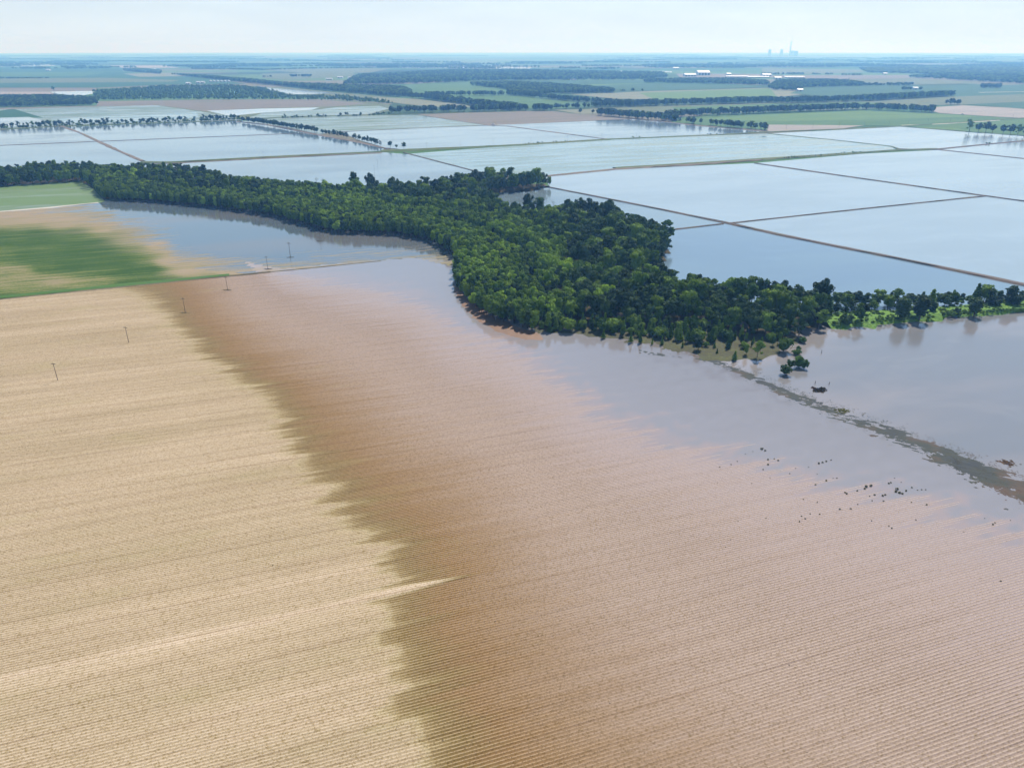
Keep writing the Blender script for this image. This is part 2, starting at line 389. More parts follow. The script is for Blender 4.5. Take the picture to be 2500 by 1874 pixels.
# shallow silty flood water over the low side of that field
def mat_near_water():
    k = NT('silty_flood_water'); t = k.attr('t'); rp = k.rowpos()
    m = k.noise(k.scale(rp, (.02, .12, 0)), 1, 4, .6); l = k.noise(k.scale(rp, (.004, .01, 0)), 1, 3)
    tt = k.math('ADD', t, k.math('MULTIPLY', k.math('SUBTRACT', m, .5), .35))
    c = k.ramp(k.math('DIVIDE', tt, 5), [(.45, (.36, .25, .18)), (.6, (.29, .225, .20)), (.68, (.225, .21, .21)), (.85, (.20, .185, .18)), (1, (.13, .10, .08))])
    row = k.new('ShaderNodeTexWave', bands_direction='Y'); k.link(rp, row.inputs[0]); row.inputs['Scale'].default_value = 2 * math.pi / PITCHROW / 20
    rg = k.math('ADD', k.mr(l, .4, .65, .06, .09), k.math('MULTIPLY', m, .05))
    k.bump(k.noise(k.scale(rp, (.7, .9, 1)), 1, 3), .12, .04)
    return k.P(c, rg, .5, 1.6)
nw_px = [(600, 640), (690, 655), (1010, 629), (1125, 640), (1135, 700), (1180, 745), (1290, 795), (1480, 805), (1660, 850), (1720, 872), (1800, 908), (1920, 965), (2040, 1014), (2180, 1066), (2330, 1128),
         (2430, 1172), (2640, 1268), (2800, 1400), (2800, 1990), (1900, 1990), (1200, 1400), (900, 900)]
grid_sheet('flood_water', G(nw_px), 0.0, 4.0, mat_near_water(), {'t': soil_t})

# water of the neighbouring field beyond the debris line, on the right
M['w_right'] = mat_water('w_right', (.25, .215, .195), .06, .09, (.16, .16, .16))
grid_sheet('flood_water', G([(1640, 845), (1780, 800), (1950, 790), (2300, 745), (2700, 730), (2900, 900), (2900, 1330), (2640, 1250), (2430, 1150), (2340, 1150), (2190, 1085), (2060, 1040), (1920, 990), (1800, 930), (1700, 885)]),
           -.03, 10.0, M['w_right'])

# ------------------------------------------------------------------ green field and its flooded corner
WE = [(-200, 512), (60, 520), (150, 527), (250, 543), (330, 575), (400, 605), (425, 640), (520, 655), (600, 668), (680, 668), (800, 662), (1010, 645), (1300, 615)]
fw = sgn_field(WE, (600, 600))
CP_G = [(0, 540, .15), (60, 535, .12), (150, 545, .12), (250, 560, .2), (0, 575, .9), (100, 575, 1), (180, 570, .85), (200, 610, 1), (300, 640, .95), (370, 655, 1), (60, 620, 1), (0, 630, .8), (0, 655, .35), (60, 665, .3), (140, 690, .3),
        (0, 700, .35), (100, 655, .85), (200, 700, .4), (260, 690, .45), (170, 650, 1), (280, 665, .8), (330, 600, .7), (290, 570, .6), (380, 600, .2), (400, 640, .2), (350, 640, .8), (250, 600, 1), (310, 660, 1), (450, 665, .2), (540, 668, .25), (600, 672, .3), (420, 682, .9), (300, 700, .95), (150, 718, .85), (0, 728, .9), (530, 672, .75), (-150, 600, .8), (-150, 700, .4)]
def green_amt(XY):
    px, py = inv(XY[:, 0], XY[:, 1]); py2 = py * 1.6; num = np.zeros(len(px)); den = np.zeros(len(px)); u = XY @ RD; v = XY @ ND
    for x, y, q in CP_G:
        w = 1 / (((px - x) / 1.8) ** 2 + (py2 - y * 1.6) ** 2 + 60) ** 1.5; num += w * q; den += w
    edge = 0.0
    return np.clip(num / den + .12 * vnoise(u / 30, v / 4, 31) + .1 * vnoise(u / 90, v / 12, 32), 0, 1)
def gd(XY):
    px, py = inv(XY[:, 0], XY[:, 1]); u = XY @ RD; v = XY @ ND
    return fw(np.column_stack([px, py])) + 14 * vnoise(u / 50, v / 8, 33) + 8 * vnoise(u / 20, v / 3, 34)
def gz(XY):
    u = XY @ RD; v = XY @ ND
    return np.interp(gd(XY), [-200, -60, 0, 60, 400], [.6, .2, .01, -.16, -.6]) + .075 * (1 + .4 * vnoise(np.floor(v / PITCHROW) * 2.3, u / 30, 91)) * np.cos(2 * math.pi * v / PITCHROW) + .07 * vnoise(u / 12, v / 2.2, 92)
def mat_green():
    k = NT('young_crop'); gg = k.attr('green'); rp = k.rowpos(); d = k.attr('wet')
    n = k.noise(k.scale(rp, (.012, .35, .1)), 1, 5, .75); n2 = k.noise(k.pos(), .8, 3, .7)
    f = k.math('ADD', gg, k.math('MULTIPLY', k.math('SUBTRACT', n, .5), 1.9)); f = k.math('ADD', f, k.math('MULTIPLY', k.math('SUBTRACT', n2, .5), .8), clamp=True)
    c = k.ramp(f, [(.0, (.275, .215, .135)), (.3, (.24, .205, .09)), (.5, (.15, .165, .045)), (.75, (.075, .115, .018)), (1, (.038, .080, .009))])
    c = k.mix(k.mr(d, -60, 10, 0, .6), c, (.36, .27, .19))
    k.bump(n2, .4, .1)
    return k.P(c, .9, .15)
GP = [(-300, 560), (-60, 525), (0, 516), (250, 494), (362, 494), (506, 507), (651, 527), (760, 552), (827, 572), (971, 577), (1060, 596), (1120, 637), (1112, 651), (1010, 629), (800, 649), (500, 679), (250, 706), (-60, 738), (-300, 765)]
grid_sheet('crop_field', G(GP), 0, 3.5, mat_green(), {'green': green_amt, 'wet': gd}, gz, axes=(RD, ND), cell2=PITCHROW / 4)
M['w_corner'] = mat_water('w_corner', (.085, .11, .125), .05, .06, (.12, .12, .115))
poly_sheet('flood_water', [(-300, 510), (0, 505), (250, 488), (362, 488), (506, 500), (651, 518), (780, 548), (830, 562), (971, 566), (1070, 588), (1135, 628), (1130, 645), (1010, 628), (800, 648), (600, 668), (300, 640), (-100, 560)], -.02, M['w_corner'])
M['track_soil'] = mat_field('track_soil', (.16, .12, .075), (.12, .11, .05), .2)
M['levee_soil'] = mat_field('levee_soil', (.14, .105, .085), (.10, .08, .06), .2)
M['levee_green'] = mat_field('levee_green', (.07, .11, .03), (.12, .125, .05), .2)
M['levee_brown'] = mat_field('levee_brown', (.21, .16, .125), (.15, .12, .09), .2)
M['grass_dark'] = mat_field('grass_strip', (.05, .12, .02), (.09, .16, .03), .3)
bank('levee', [(-60, 739), (250, 707), (500, 680), (660, 664)], 4.5, .5, M['track_soil'], .05)
bank('levee', [(655, 664.5), (800, 650), (930, 637)], 2.2, .22, M['track_soil'], .0, .5, 5)
bank('grass_verge', [(-60, 733), (250, 702), (430, 685), (560, 672)], 9, .35, M['grass_dark'], .35)
# pale green paddock by the wood, water lying in its tracks
M['wet_green'] = mat_water('wet_green', (.22, .26, .18), .12, .1, None, (.10, .165, .035), 1.3)
poly_sheet('crop_field', [(-300, 475), (0, 457), (199, 445), (226, 460), (256, 491), (245, 495), (0, 517), (-300, 545)], .12, M['wet_green'])
bank('grass_verge', [(-200, 528), (0, 517), (120, 507), (240, 495)], 5, .3, mat_plain('pale_mud', (.5, .45, .38), .8), .1)

# ------------------------------------------------------------------ flooded fields beyond the wood
W = {
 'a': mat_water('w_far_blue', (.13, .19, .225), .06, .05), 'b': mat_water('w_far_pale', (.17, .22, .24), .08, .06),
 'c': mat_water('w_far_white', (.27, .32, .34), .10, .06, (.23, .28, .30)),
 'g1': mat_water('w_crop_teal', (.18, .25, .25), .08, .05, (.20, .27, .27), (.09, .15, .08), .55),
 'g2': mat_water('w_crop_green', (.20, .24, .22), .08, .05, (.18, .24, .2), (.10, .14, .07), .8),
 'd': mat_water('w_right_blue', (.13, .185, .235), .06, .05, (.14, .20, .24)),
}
water = [
 ([(-300, 335), (0, 317), (150, 309), (165, 309), (240, 345), (0, 355), (-300, 368)], 'b'),
 ([(-300, 368), (0, 355), (240, 345), (345, 391), (430, 398), (480, 420), (300, 440), (0, 440), (-300, 460)], 'a'),
 ([(165, 309), (587, 294), (650, 302), (707, 314), (776, 327), (640, 329), (240, 345)], 'a'),
 ([(240, 345), (640, 329), (776, 327), (940, 361), (930, 370), (640, 385), (414, 397), (345, 391)], 'a'),
 ([(414, 399), (640, 386), (932, 371), (990, 376), (1170, 420), (1245, 431), (1290, 450), (1200, 475), (980, 490), (700, 485), (480, 430)], 'b'),
 ([(990, 376), (1240, 356), (1486, 341), (1755, 330), (1875, 326), (2030, 341), (2175, 357), (2190, 366), (2106, 373), (1860, 390), (1500, 413), (1330, 430), (1245, 431), (1170, 420)], 'g1'),
 ([(831, 322), (1187, 306), (1240, 308), (1370, 325), (1486, 340), (1240, 356), (996, 366), (940, 360), (880, 343)], 'b'),
 ([(590, 296), (678, 288), (898, 282), (1016, 280), (1187, 306), (831, 322), (776, 327), (700, 310)], 'g2'),
 ([(1190, 306), (1541, 291), (1639, 298), (1703, 306), (1874, 321), (1755, 330), (1486, 340), (1370, 325), (1240, 308)], 'b'),
 ([(1875, 326), (2030, 318), (2201, 309), (2366, 322), (2600, 337), (2600, 340), (2500, 345), (2290, 365), (2190, 362), (2175, 357), (2030, 341)], 'c'),
 ([(2290, 365), (2500, 345), (2700, 328), (2700, 405), (2500, 387)], 'c'),
 ([(1330, 430), (1500, 413), (1842, 398), (2407, 478), (1797, 545), (1620, 510), (1342, 457)], 'c'),
 ([(1842, 398), (2106, 375), (2290, 366), (2500, 387), (2700, 406), (2700, 510), (2407, 478)], 'c'),
 ([(2407, 478), (2700, 520), (2800, 760), (2479, 691), (2259, 644), (2038, 600), (1797, 545)], 'c'),
 ([(1342, 457), (1620, 510), (1758, 542), (1640, 560), (1480, 580), (1150, 560), (1100, 490), (1200, 470)], 'b'),
 ([(1150, 560), (1480, 580), (1640, 560), (1758, 542), (2038, 600), (2259, 644), (2479, 691), (2800, 760), (2700, 790), (2300, 790), (1900, 800), (1500, 700)], 'd'),
]
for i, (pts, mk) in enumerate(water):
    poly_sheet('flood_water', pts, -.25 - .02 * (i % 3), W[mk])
lev = [
 ([(150, 308), (195, 324), (240, 345), (290, 368), (348, 393)], 9, .6, 'levee_brown'), ([(-200, 364), (0, 355), (240, 345)], 5, .4, 'levee_soil'),
 ([(240, 345), (640, 329), (707, 326), (776, 325)], 4.5, .4, 'levee_soil'),
 ([(345, 396), (414, 396), (640, 384), (932, 370), (996, 365), (1240, 355), (1486, 340), (1755, 329), (1860, 323), (2030, 316), (2201, 308), (2439, 292), (2600, 282)], 12, .9, 'levee_green'),
 ([(350, 401), (414, 399), (640, 387), (932, 373)], 7, .5, 'levee_brown'), ([(932, 368), (1100, 362), (1240, 355), (1486, 340)], 26, .35, 'levee_green'),
 ([(985, 372), (1170, 420), (1245, 431)], 4, .6, 'levee_soil'), ([(580, 297), (650, 304), (776, 329), (880, 348), (950, 364)], 9, .7, 'levee_brown'),
 ([(831, 322), (1010, 313), (1187, 306)], 4, .4, 'levee_soil'), ([(1187, 306), (1240, 308), (1370, 325), (1486, 340)], 6, .5, 'levee_brown'),
 ([(1230, 433), (1330, 430), (1500, 413), (1700, 401), (1860, 390)], 9, .8, 'levee_brown'), ([(1500, 410), (1860, 388), (2106, 372), (2190, 366), (2290, 363)], 14, .8, 'levee_green'),
 ([(2190, 365), (2290, 364), (2400, 353), (2500, 344), (2700, 330)], 9, .8, 'levee_soil'), ([(1875, 326), (2030, 341), (2175, 357), (2200, 365)], 6, .6, 'levee_green'),
 ([(2290, 365), (2500, 387), (2700, 407)], 6, .6, 'levee_soil'), ([(1842, 398), (2100, 435), (2407, 478), (2700, 518)], 4.5, .7, 'levee_soil'),
 ([(1325, 452), (1342, 457), (1480, 484), (1620, 512), (1758, 541), (1797, 548)], 4, .7, 'levee_soil'), ([(1770, 543), (1900, 572), (2038, 600), (2259, 644), (2479, 690), (2700, 735)], 6.5, .9, 'levee_soil'),
 ([(1775, 545), (1797, 543), (2100, 510), (2407, 478)], 3.5, .6, 'levee_soil'), ([(1600, 565), (1680, 556), (1765, 546)], 3, .6, 'levee_soil'),
 ([(1541, 290), (1639, 299), (1703, 307), (1874, 321)], 8, .5, 'levee_brown'), ([(0, 315), (165, 307), (587, 293)], 9, .6, 'levee_green'),
 ([(678, 288), (898, 282), (960, 279), (1260, 272)], 8, .5, 'levee_green'), ([(2201, 309), (2366, 322), (2600, 338)], 8, .5, 'levee_green'),
]
for i, (pts, w_, h_, mk) in enumerate(lev): bank('levee', pts, w_, h_, M[mk], -.24, seed=i)
# grassy bank by the right-hand water
def mat_grassy(name, a, b):
    k = NT(name); n = k.noise(k.pos(), .5, 4, .7); c = k.mix(k.mr(n, .35, .65, 0, 1), a, b); k.bump(n, 1.0, 1.2); return k.P(c, .8, .2)
M['grass_bright'] = mat_grassy('grass_bright', (.08, .17, .018), (.15, .27, .035))
M['grass_olive'] = mat_grassy('grass_olive', (.14, .16, .035), (.24, .22, .07))
bank('grass_levee', [(2000, 787), (2050, 782), (2190, 776), (2260, 768), (2370, 760), (2500, 751), (2700, 739)], 23, 2.4, M['grass_bright'], .1, .18, 6)

# ------------------------------------------------------------------ dry and green fields of the middle distance
FC = {
 'green': mat_field('field_green', (.045, .11, .03), (.075, .14, .035)), 'lime': mat_field('field_lime', (.10, .17, .04), (.08, .15, .04)),
 'teal': mat_field('field_teal', (.025, .075, .035), (.035, .095, .04)), 'tan': mat_field('field_tan', (.20, .19, .12), (.15, .16, .09)),
 'brown': mat_field('field_brown', (.19, .155, .12), (.15, .13, .10)), 'pink': mat_field('field_pink', (.32, .27, .23), (.25, .22, .19)),
 'olive': mat_field('field_olive', (.09, .12, .06), (.13, .14, .07)),
}
fields = [
 ([(-200, 275), (30, 265), (230, 259), (375, 256), (545, 280), (587, 292), (165, 306), (-200, 325)], 'W:g2'),
 ([(-200, 288), (0, 270), (32, 265), (105, 287), (0, 287)], 'teal'), ([(0, 287), (70, 285), (125, 298), (0, 312), (-200, 322)], 'W:b'),
 ([(-200, 268), (0, 263), (235, 258), (240, 247), (520, 243), (840, 242), (960, 253), (930, 258), (640, 258), (380, 257), (230, 260), (0, 267), (-200, 276)], 'brown'),
 ([(375, 256), (500, 248), (840, 243), (950, 254), (955, 270), (898, 281), (678, 287), (590, 293), (545, 280)], 'olive'),
 ([(380, 256), (470, 250), (780, 243), (900, 252), (820, 259), (640, 264), (505, 272)], 'brown'),
 ([(505, 270), (640, 265), (780, 262), (760, 268), (640, 275), (560, 283)], 'W:c'), ([(640, 276), (770, 268), (820, 262), (925, 258), (950, 265), (900, 278), (678, 285), (600, 289)], 'W:g2'),
 ([(125, 290), (300, 282), (480, 274), (485, 286), (300, 299), (130, 300)], 'W:g1'),
 ([(830, 236), (953, 238), (1013, 241), (1129, 254), (1160, 262), (1080, 262), (990, 254), (960, 250), (850, 237)], 'tan'),
 ([(640, 205), (765, 220), (953, 237), (830, 240), (700, 232), (620, 212)], 'olive'),
 ([(640, 213), (760, 222), (830, 228), (700, 231), (650, 222)], 'W:c'), ([(628, 207), (700, 212), (640, 213)], 'brown'),
 ([(-200, 226), (0, 216), (235, 215), (235, 224), (120, 224), (150, 235), (0, 237), (-200, 250)], 'brown'), ([(0, 224), (120, 224), (130, 234), (0, 234)], 'pink'),
 ([(120, 224), (235, 222), (226, 229), (195, 234), (146, 233)], 'W:c'),
 ([(1016, 279), (1260, 271), (1350, 271), (1416, 279), (1541, 290), (1190, 306)], 'brown'),
 ([(1350, 268), (1440, 266), (1560, 261), (1720, 257), (1640, 270), (1520, 276), (1416, 278)], 'tan'),
 ([(1640, 298), (1640, 286), (1870, 278), (2106, 269), (2294, 277), (2500, 289), (2500, 292), (2320, 299), (2200, 307), (2110, 306), (1875, 304), (1872, 317), (1761, 309)], 'green'),
 ([(1700, 290), (1870, 280), (2106, 270), (2294, 278), (2400, 284), (2100, 292), (1900, 296)], 'lime'),
 ([(1874, 304), (2110, 306), (2030, 317), (1874, 321)], 'pink'),
 ([(2250, 263), (2350, 257), (2600, 270), (2600, 293), (2440, 285), (2294, 276)], 'pink'),
 ([(2200, 307), (2440, 292), (2600, 286), (2600, 337), (2366, 321)], 'green'), ([(2180, 310), (2330, 311), (2366, 320), (2210, 309)], 'lime'),
 ([(1440, 265), (1448, 262), (1880, 251), (2135, 246), (2320, 236), (2310, 256), (2106, 266), (1880, 272), (1700, 280)], 'olive'),
 ([(1640, 262), (1880, 253), (2100, 249), (2250, 258), (2106, 264), (1880, 270), (1660, 278)], 'green'),
 ([(1150, 235), (1260, 234), (1385, 247), (1492, 255), (1350, 266), (1260, 262)], 'green'),
 ([(985, 208), (1083, 200), (1147, 198), (1150, 208), (1225, 214), (1240, 232), (1150, 228), (1060, 226), (1000, 223)], 'green'),
 ([(1147, 198), (1570, 196), (1580, 201), (1400, 206), (1250, 204)], 'teal'), ([(1240, 201), (1400, 207), (1600, 203), (1500, 210), (1380, 212)], 'lime'),
 ([(1400, 211), (1600, 203), (1810, 208), (1860, 212), (1700, 219), (1570, 222), (1500, 218)], 'teal'),
 ([(1390, 230), (1500, 227), (1570, 223), (1760, 218), (1880, 215), (2010, 224), (1880, 240), (1600, 243), (1500, 241)], 'tan'), ([(1560, 227), (1880, 216), (1900, 240), (1600, 243)], 'lime'),
 ([(1960, 214), (2110, 210), (2236, 210), (2500, 207), (2700, 200), (2700, 250), (2500, 245), (2350, 240), (2320, 234), (2135, 245), (1930, 228)], 'teal'),
 ([(2140, 246), (2320, 236), (2500, 230), (2700, 226), (2700, 252), (2500, 249), (2350, 256), (2250, 257)], 'olive'), ([(2360, 255), (2500, 248), (2700, 250), (2700, 275), (2500, 266)], 'teal'),
 ([(2040, 195), (2222, 191), (2400, 203), (2236, 207), (2110, 203)], 'olive'), ([(1860, 184), (2222, 184), (2222, 190), (2040, 194), (1940, 191), (1860, 189)], 'brown'),
 ([(1860, 167), (2100, 170), (2110, 176), (1980, 181), (1860, 179)], 'olive'),
 ([(-200, 182), (0, 178), (300, 176), (470, 186), (600, 205), (400, 207), (235, 214), (0, 214), (-200, 220)], 'teal'), ([(-200, 196), (0, 192), (250, 190), (440, 196), (420, 200), (0, 203), (-200, 204)], 'olive'),
 ([(0, 176), (140, 177), (260, 178), (200, 186), (0, 187)], 'green'), ([(300, 180), (400, 178), (480, 186), (340, 188)], 'tan'),
 ([(-300, 152), (0, 155), (100, 155), (140, 161), (60, 163), (-300, 163)], 'W:c'), ([(265, 160), (400, 160), (440, 166), (300, 166)], 'pink'),
 ([(700, 168), (960, 167), (900, 178), (740, 178), (640, 172)], 'olive'), ([(640, 180), (860, 176), (870, 186), (700, 195), (640, 190)], 'olive'), ([(960, 163), (1300, 165), (1290, 168), (980, 167)], 'W:c'),
 ([(-300, 165), (0, 165), (300, 167), (300, 175), (0, 177), (-300, 180)], 'teal'),
 ([(1470, 173), (1640, 174), (1640, 177), (1480, 175)], 'W:b'), ([(1650, 180), (1870, 181), (1870, 190), (1660, 189)], 'brown'),
]
for i, (pts, mk) in enumerate(fields):
    m = W[mk[2:]] if mk.startswith('W:') else FC[mk]
    poly_sheet('flood_water' if mk.startswith('W:') else 'farm_field', pts, -.62 + .012 * i, m)
bank('farm_track', [(2200, 306), (2310, 302), (2440, 294)], 5, .3, mat_plain('pale_track', (.5, .45, .36), .9), -.1)
bank('farm_track', [(2390, 226), (2500, 224), (2650, 221)], 8, .3, mat_plain('pale_gravel', (.5, .45, .36), .9), .1)

# ------------------------------------------------------------------ trees
def leaf_cloud(clumps, size, rnd):
    """many small leaf-spray quads spread through clump volumes; returns V, F"""
    V = []; F = []
    for (cx, cy, cz, rx, rz, n) in clumps:
        d = rnd.normal(size=(n, 3)); d /= np.linalg.norm(d, axis=1)[:, None]
        r = rnd.uniform(.55, 1.08, n)[:, None]; d[:, 2] = np.where(d[:, 2] < -.45, -d[:, 2], d[:, 2])
        c = np.array([cx, cy, cz]) + d * r * np.array([rx, rx, rz])
        nrm = d + rnd.normal(size=(n, 3)) * .34; nrm /= np.linalg.norm(nrm, axis=1)[:, None]
        t = np.cross(nrm, rnd.normal(size=(n, 3))); t /= np.linalg.norm(t, axis=1)[:, None]; b = np.cross(nrm, t)
        s = size * rnd.uniform(.6, 1.3, n)[:, None]
        q = np.stack([c - t * s - b * s * .7, c + t * s * .9 - b * s * .8, c + t * s + b * s * .8, c - t * s * .8 + b * s], 1)
        k = sum(len(v) for v in V); V.append(q.reshape(-1, 3)); F.append(k + np.arange(n * 4).reshape(n, 4))
    return np.concatenate(V), np.concatenate(F)
def blob(cx, cy, cz, rx, rz, rnd, n=8, m=5):
    V = []; F = []
    for j in range(m + 1):
        th = math.pi * j / m
        for i in range(n):
            a = 2 * math.pi * i / n; q = rnd.uniform(.82, 1.1)
            V.append((cx + rx * q * math.sin(th) * math.cos(a), cy + rx * q * math.sin(th) * math.sin(a), cz + rz * q * math.cos(th)))
    for j in range(m):
        for i in range(n): a = j * n + i; b = j * n + (i + 1) % n; F.append((a, b, b + n, a + n))
    return np.array(V), np.array(F)
def crown_mesh(name, kind, seed):
    """unit tree: height 1; kinds: round, tall, cone, layered, bush"""
    rnd = np.random.default_rng(seed); cl = []
    if kind == 'round':
        cl.append((0, 0, .54, .25, .32, 120))
        for i in range(15):
            a = rnd.uniform(0, 6.28); el = rnd.uniform(-.8, 1.3); r = .27 * math.cos(el)
            cl.append((r * math.cos(a), r * math.sin(a), .55 + .32 * math.sin(el), rnd.uniform(.09, .15), rnd.uniform(.08, .13), 46))
    elif kind == 'tall':
        for j, z in enumerate((.32, .48, .64, .8)):
            w = (.14, .17, .17, .14)[j]; cl.append((0, 0, z, w, .14, 70))
            for i in range(4):
                a = rnd.uniform(0, 6.28); cl.append((w * .8 * math.cos(a), w * .8 * math.sin(a), z + rnd.uniform(-.05, .08), rnd.uniform(.06, .09), rnd.uniform(.07, .11), 28))
        cl.append((0.01, 0, .9, .09, .09, 40))
    elif kind == 'cone':
        for j in range(6):
            z = .14 + j * .15; w = .23 * (1 - j / 6.6); cl.append((0, 0, z, w, .11, 60))
            for i in range(4):
                a = rnd.uniform(0, 6.28); cl.append((w * .8 * math.cos(a), w * .8 * math.sin(a), z, w * .42, .07, 22))
        cl.append((0, 0, .96, .03, .06, 12))
    elif kind == 'layered':
        for i in range(15):
            a = rnd.uniform(0, 6.28); z = rnd.uniform(.22, .92); r = rnd.uniform(.04, .30) * (1.15 - abs(z - .5))
            cl.append((r * math.cos(a), r * math.sin(a), z, rnd.uniform(.08, .14), rnd.uniform(.05, .09), 50))
        cl.append((0, 0, .6, .14, .24, 80))
    else:
        cl.append((0, 0, .42, .42, .42, 140))
        for i in range(9):
            a = rnd.uniform(0, 6.28); el = rnd.uniform(-.1, 1.3); r = .4 * math.cos(el)
            cl.append((r * math.cos(a), r * math.sin(a), .4 + .42 * math.sin(el), rnd.uniform(.14, .22), rnd.uniform(.12, .2), 40))
    size = {'round': .030, 'tall': .027, 'cone': .027, 'layered': .031, 'bush': .055}[kind]
    V, F = leaf_cloud(cl, size, rnd); parts = [(V, F)]
    for c in (cl[:1] if kind in ('round', 'bush') else [c for c in cl if c[5] >= 60]):
        parts.append(blob(c[0], c[1], c[2], c[3] * .82, c[4] * .85, rnd))
    if kind in ('round', 'layered'):
        for c in cl[1:]: parts.append(blob(c[0], c[1], c[2], c[3] * .62, c[4] * .62, rnd, 6, 4))
    n = 0; VV = []; FF = []
    for v, f in parts: VV.append(v); FF.append(f + n); n += len(v)
    return np_mesh(name, np.concatenate(VV), np.concatenate(FF))
def trunk_mesh(name, h, r, limbs, seed, spread=.2):
    rnd = random.Random(seed); V = []; F = []
    def tube(p0, p1, r0, r1, n=6):
        p0 = Vector(p0); p1 = Vector(p1); d = (p1 - p0).normalized(); a = d.orthogonal().normalized(); b = d.cross(a); k = len(V)
        for p, rr in ((p0, r0), (p0.lerp(p1, .5) + a * rr_off(rnd, (p1 - p0).length), (r0 + r1) / 2), (p1, r1)):
            for i in range(n): t = 6.2832 * i / n; V.append(p + (a * math.cos(t) + b * math.sin(t)) * rr)
        for j in range(2):
            for i in range(n): q = k + j * n + i; w = k + j * n + (i + 1) % n; F.append((q, w, w + n, q + n))
    tube((0, 0, -.01), (0, 0, h), r, r * .55)
    for i in range(limbs):
        a = rnd.uniform(0, 6.28); z = h * rnd.uniform(.55, 1); tube((0, 0, z), (spread * math.cos(a), spread * math.sin(a), z + rnd.uniform(.15, .28)), r * .45, r * .15, 5)
    me = bpy.data.meshes.new(name); me.from_pydata([tuple(v) for v in V], [], F); me.update(); return me
def rr_off(rnd, L): return rnd.uniform(-.03, .03) * L

KINDS = [  # (shape, material key, width factor)
 ('round', 'leaf_dark'), ('round', 'leaf_mid'), ('layered', 'leaf_dark'), ('tall', 'leaf_mid'), ('tall', 'leaf_lime'),
 ('cone', 'leaf_mid'), ('round', 'leaf_lime'), ('tall', 'leaf_dark'), ('bush', 'leaf_dark'), ('bush', 'leaf_bright'), ('layered', 'leaf_mid'), ('bush', 'leaf_mid')]
CM, TM = [], []
for i, (sh, mk) in enumerate(KINDS):
    cm = crown_mesh('crown', sh, 100 + i); cm.materials.append(M[mk]); CM.append(cm)
    tm = trunk_mesh('trunk', {'round': .5, 'layered': .6, 'tall': .5, 'cone': .3, 'bush': .25}[sh], .022 if sh != 'bush' else .03, 5 if sh in ('round', 'layered') else 3, i, .2 if sh in ('round', 'layered', 'bush') else .1)
    tm.materials.append(M['bark']); TM.append(tm)
def tree(name, k, x, y, z, h, w, rz, label, cat, group=None):
    t = empty(name, (x, y, z), rz, (h * w, h * w, h))
    for nm, me in (('crown', CM[k]), ('trunk', TM[k])):
        o = bpy.data.objects.new(nm, me); col.objects.link(o); o.parent = t
    tag(t, label, cat, group); return t

# stuff: many trees as geometry-nodes instances read off the individual trees' own meshes
PROTO = {}
def woodland_stuff(name, pts, kinds, label):
    """pts rows: x,y,z,h,w,rz ; kinds: index into KINDS"""
    pts = np.array(pts, float); kinds = np.array(kinds)
    me = bpy.data.meshes.new(name); me.vertices.add(len(pts)); me.vertices.foreach_set('co', pts[:, :3].astype(np.float32).ravel())
    me.update()
    o = link_mesh(name, me)
    a = me.attributes.new('kx', 'INT', 'POINT'); a.data.foreach_set('value', kinds.astype(np.int32))
    a = me.attributes.new('sc', 'FLOAT_VECTOR', 'POINT'); a.data.foreach_set('vector', np.column_stack([pts[:, 3] * pts[:, 4], pts[:, 3] * pts[:, 4], pts[:, 3]]).astype(np.float32).ravel())
    a = me.attributes.new('rz', 'FLOAT_VECTOR', 'POINT'); a.data.foreach_set('vector', np.column_stack([pts[:, 5] * 0, pts[:, 5] * 0, pts[:, 5]]).astype(np.float32).ravel())
    gt = bpy.data.node_groups.new(name, 'GeometryNodeTree'); gt.interface.new_socket('Geometry', in_out='INPUT', socket_type='NodeSocketGeometry'); gt.interface.new_socket('Geometry', in_out='OUTPUT', socket_type='NodeSocketGeometry')
    N = gt.nodes; L = gt.links; gi = N.new('NodeGroupInput'); go = N.new('NodeGroupOutput'); jn = N.new('GeometryNodeJoinGeometry')
    for kx in sorted(set(kinds.tolist())):
        for src in PROTO[kx]:
            at = N.new('GeometryNodeInputNamedAttribute'); at.data_type = 'INT'; at.inputs[0].default_value = 'kx'
            cmpn = N.new('FunctionNodeCompare'); cmpn.data_type = 'INT'; cmpn.operation = 'EQUAL'; cmpn.inputs[3].default_value = kx
            ao = [s for s in at.outputs if s.enabled and s.name == 'Attribute'][0]; L.new(ao, cmpn.inputs[2])
            oi = N.new('GeometryNodeObjectInfo'); oi.inputs[0].default_value = src; oi.inputs['As Instance'].default_value = True
            ip = N.new('GeometryNodeInstanceOnPoints'); L.new(gi.outputs[0], ip.inputs[0]); L.new(cmpn.outputs[0], ip.inputs['Selection']); L.new(oi.outputs['Geometry'], ip.inputs['Instance'])
            for an, sk in (('sc', 'Scale'), ('rz', 'Rotation')):
                q = N.new('GeometryNodeInputNamedAttribute'); q.data_type = 'FLOAT_VECTOR'; q.inputs[0].default_value = an
                qo = [s for s in q.outputs if s.enabled and s.name == 'Attribute'][0]; L.new(qo, ip.inputs[sk])
            L.new(ip.outputs[0], jn.inputs[0])
    L.new(jn.outputs[0], go.inputs[0])
    md = o.modifiers.new('scatter', 'NODES'); md.node_group = gt
    tag(o, label, 'woodland', kind='stuff'); return o

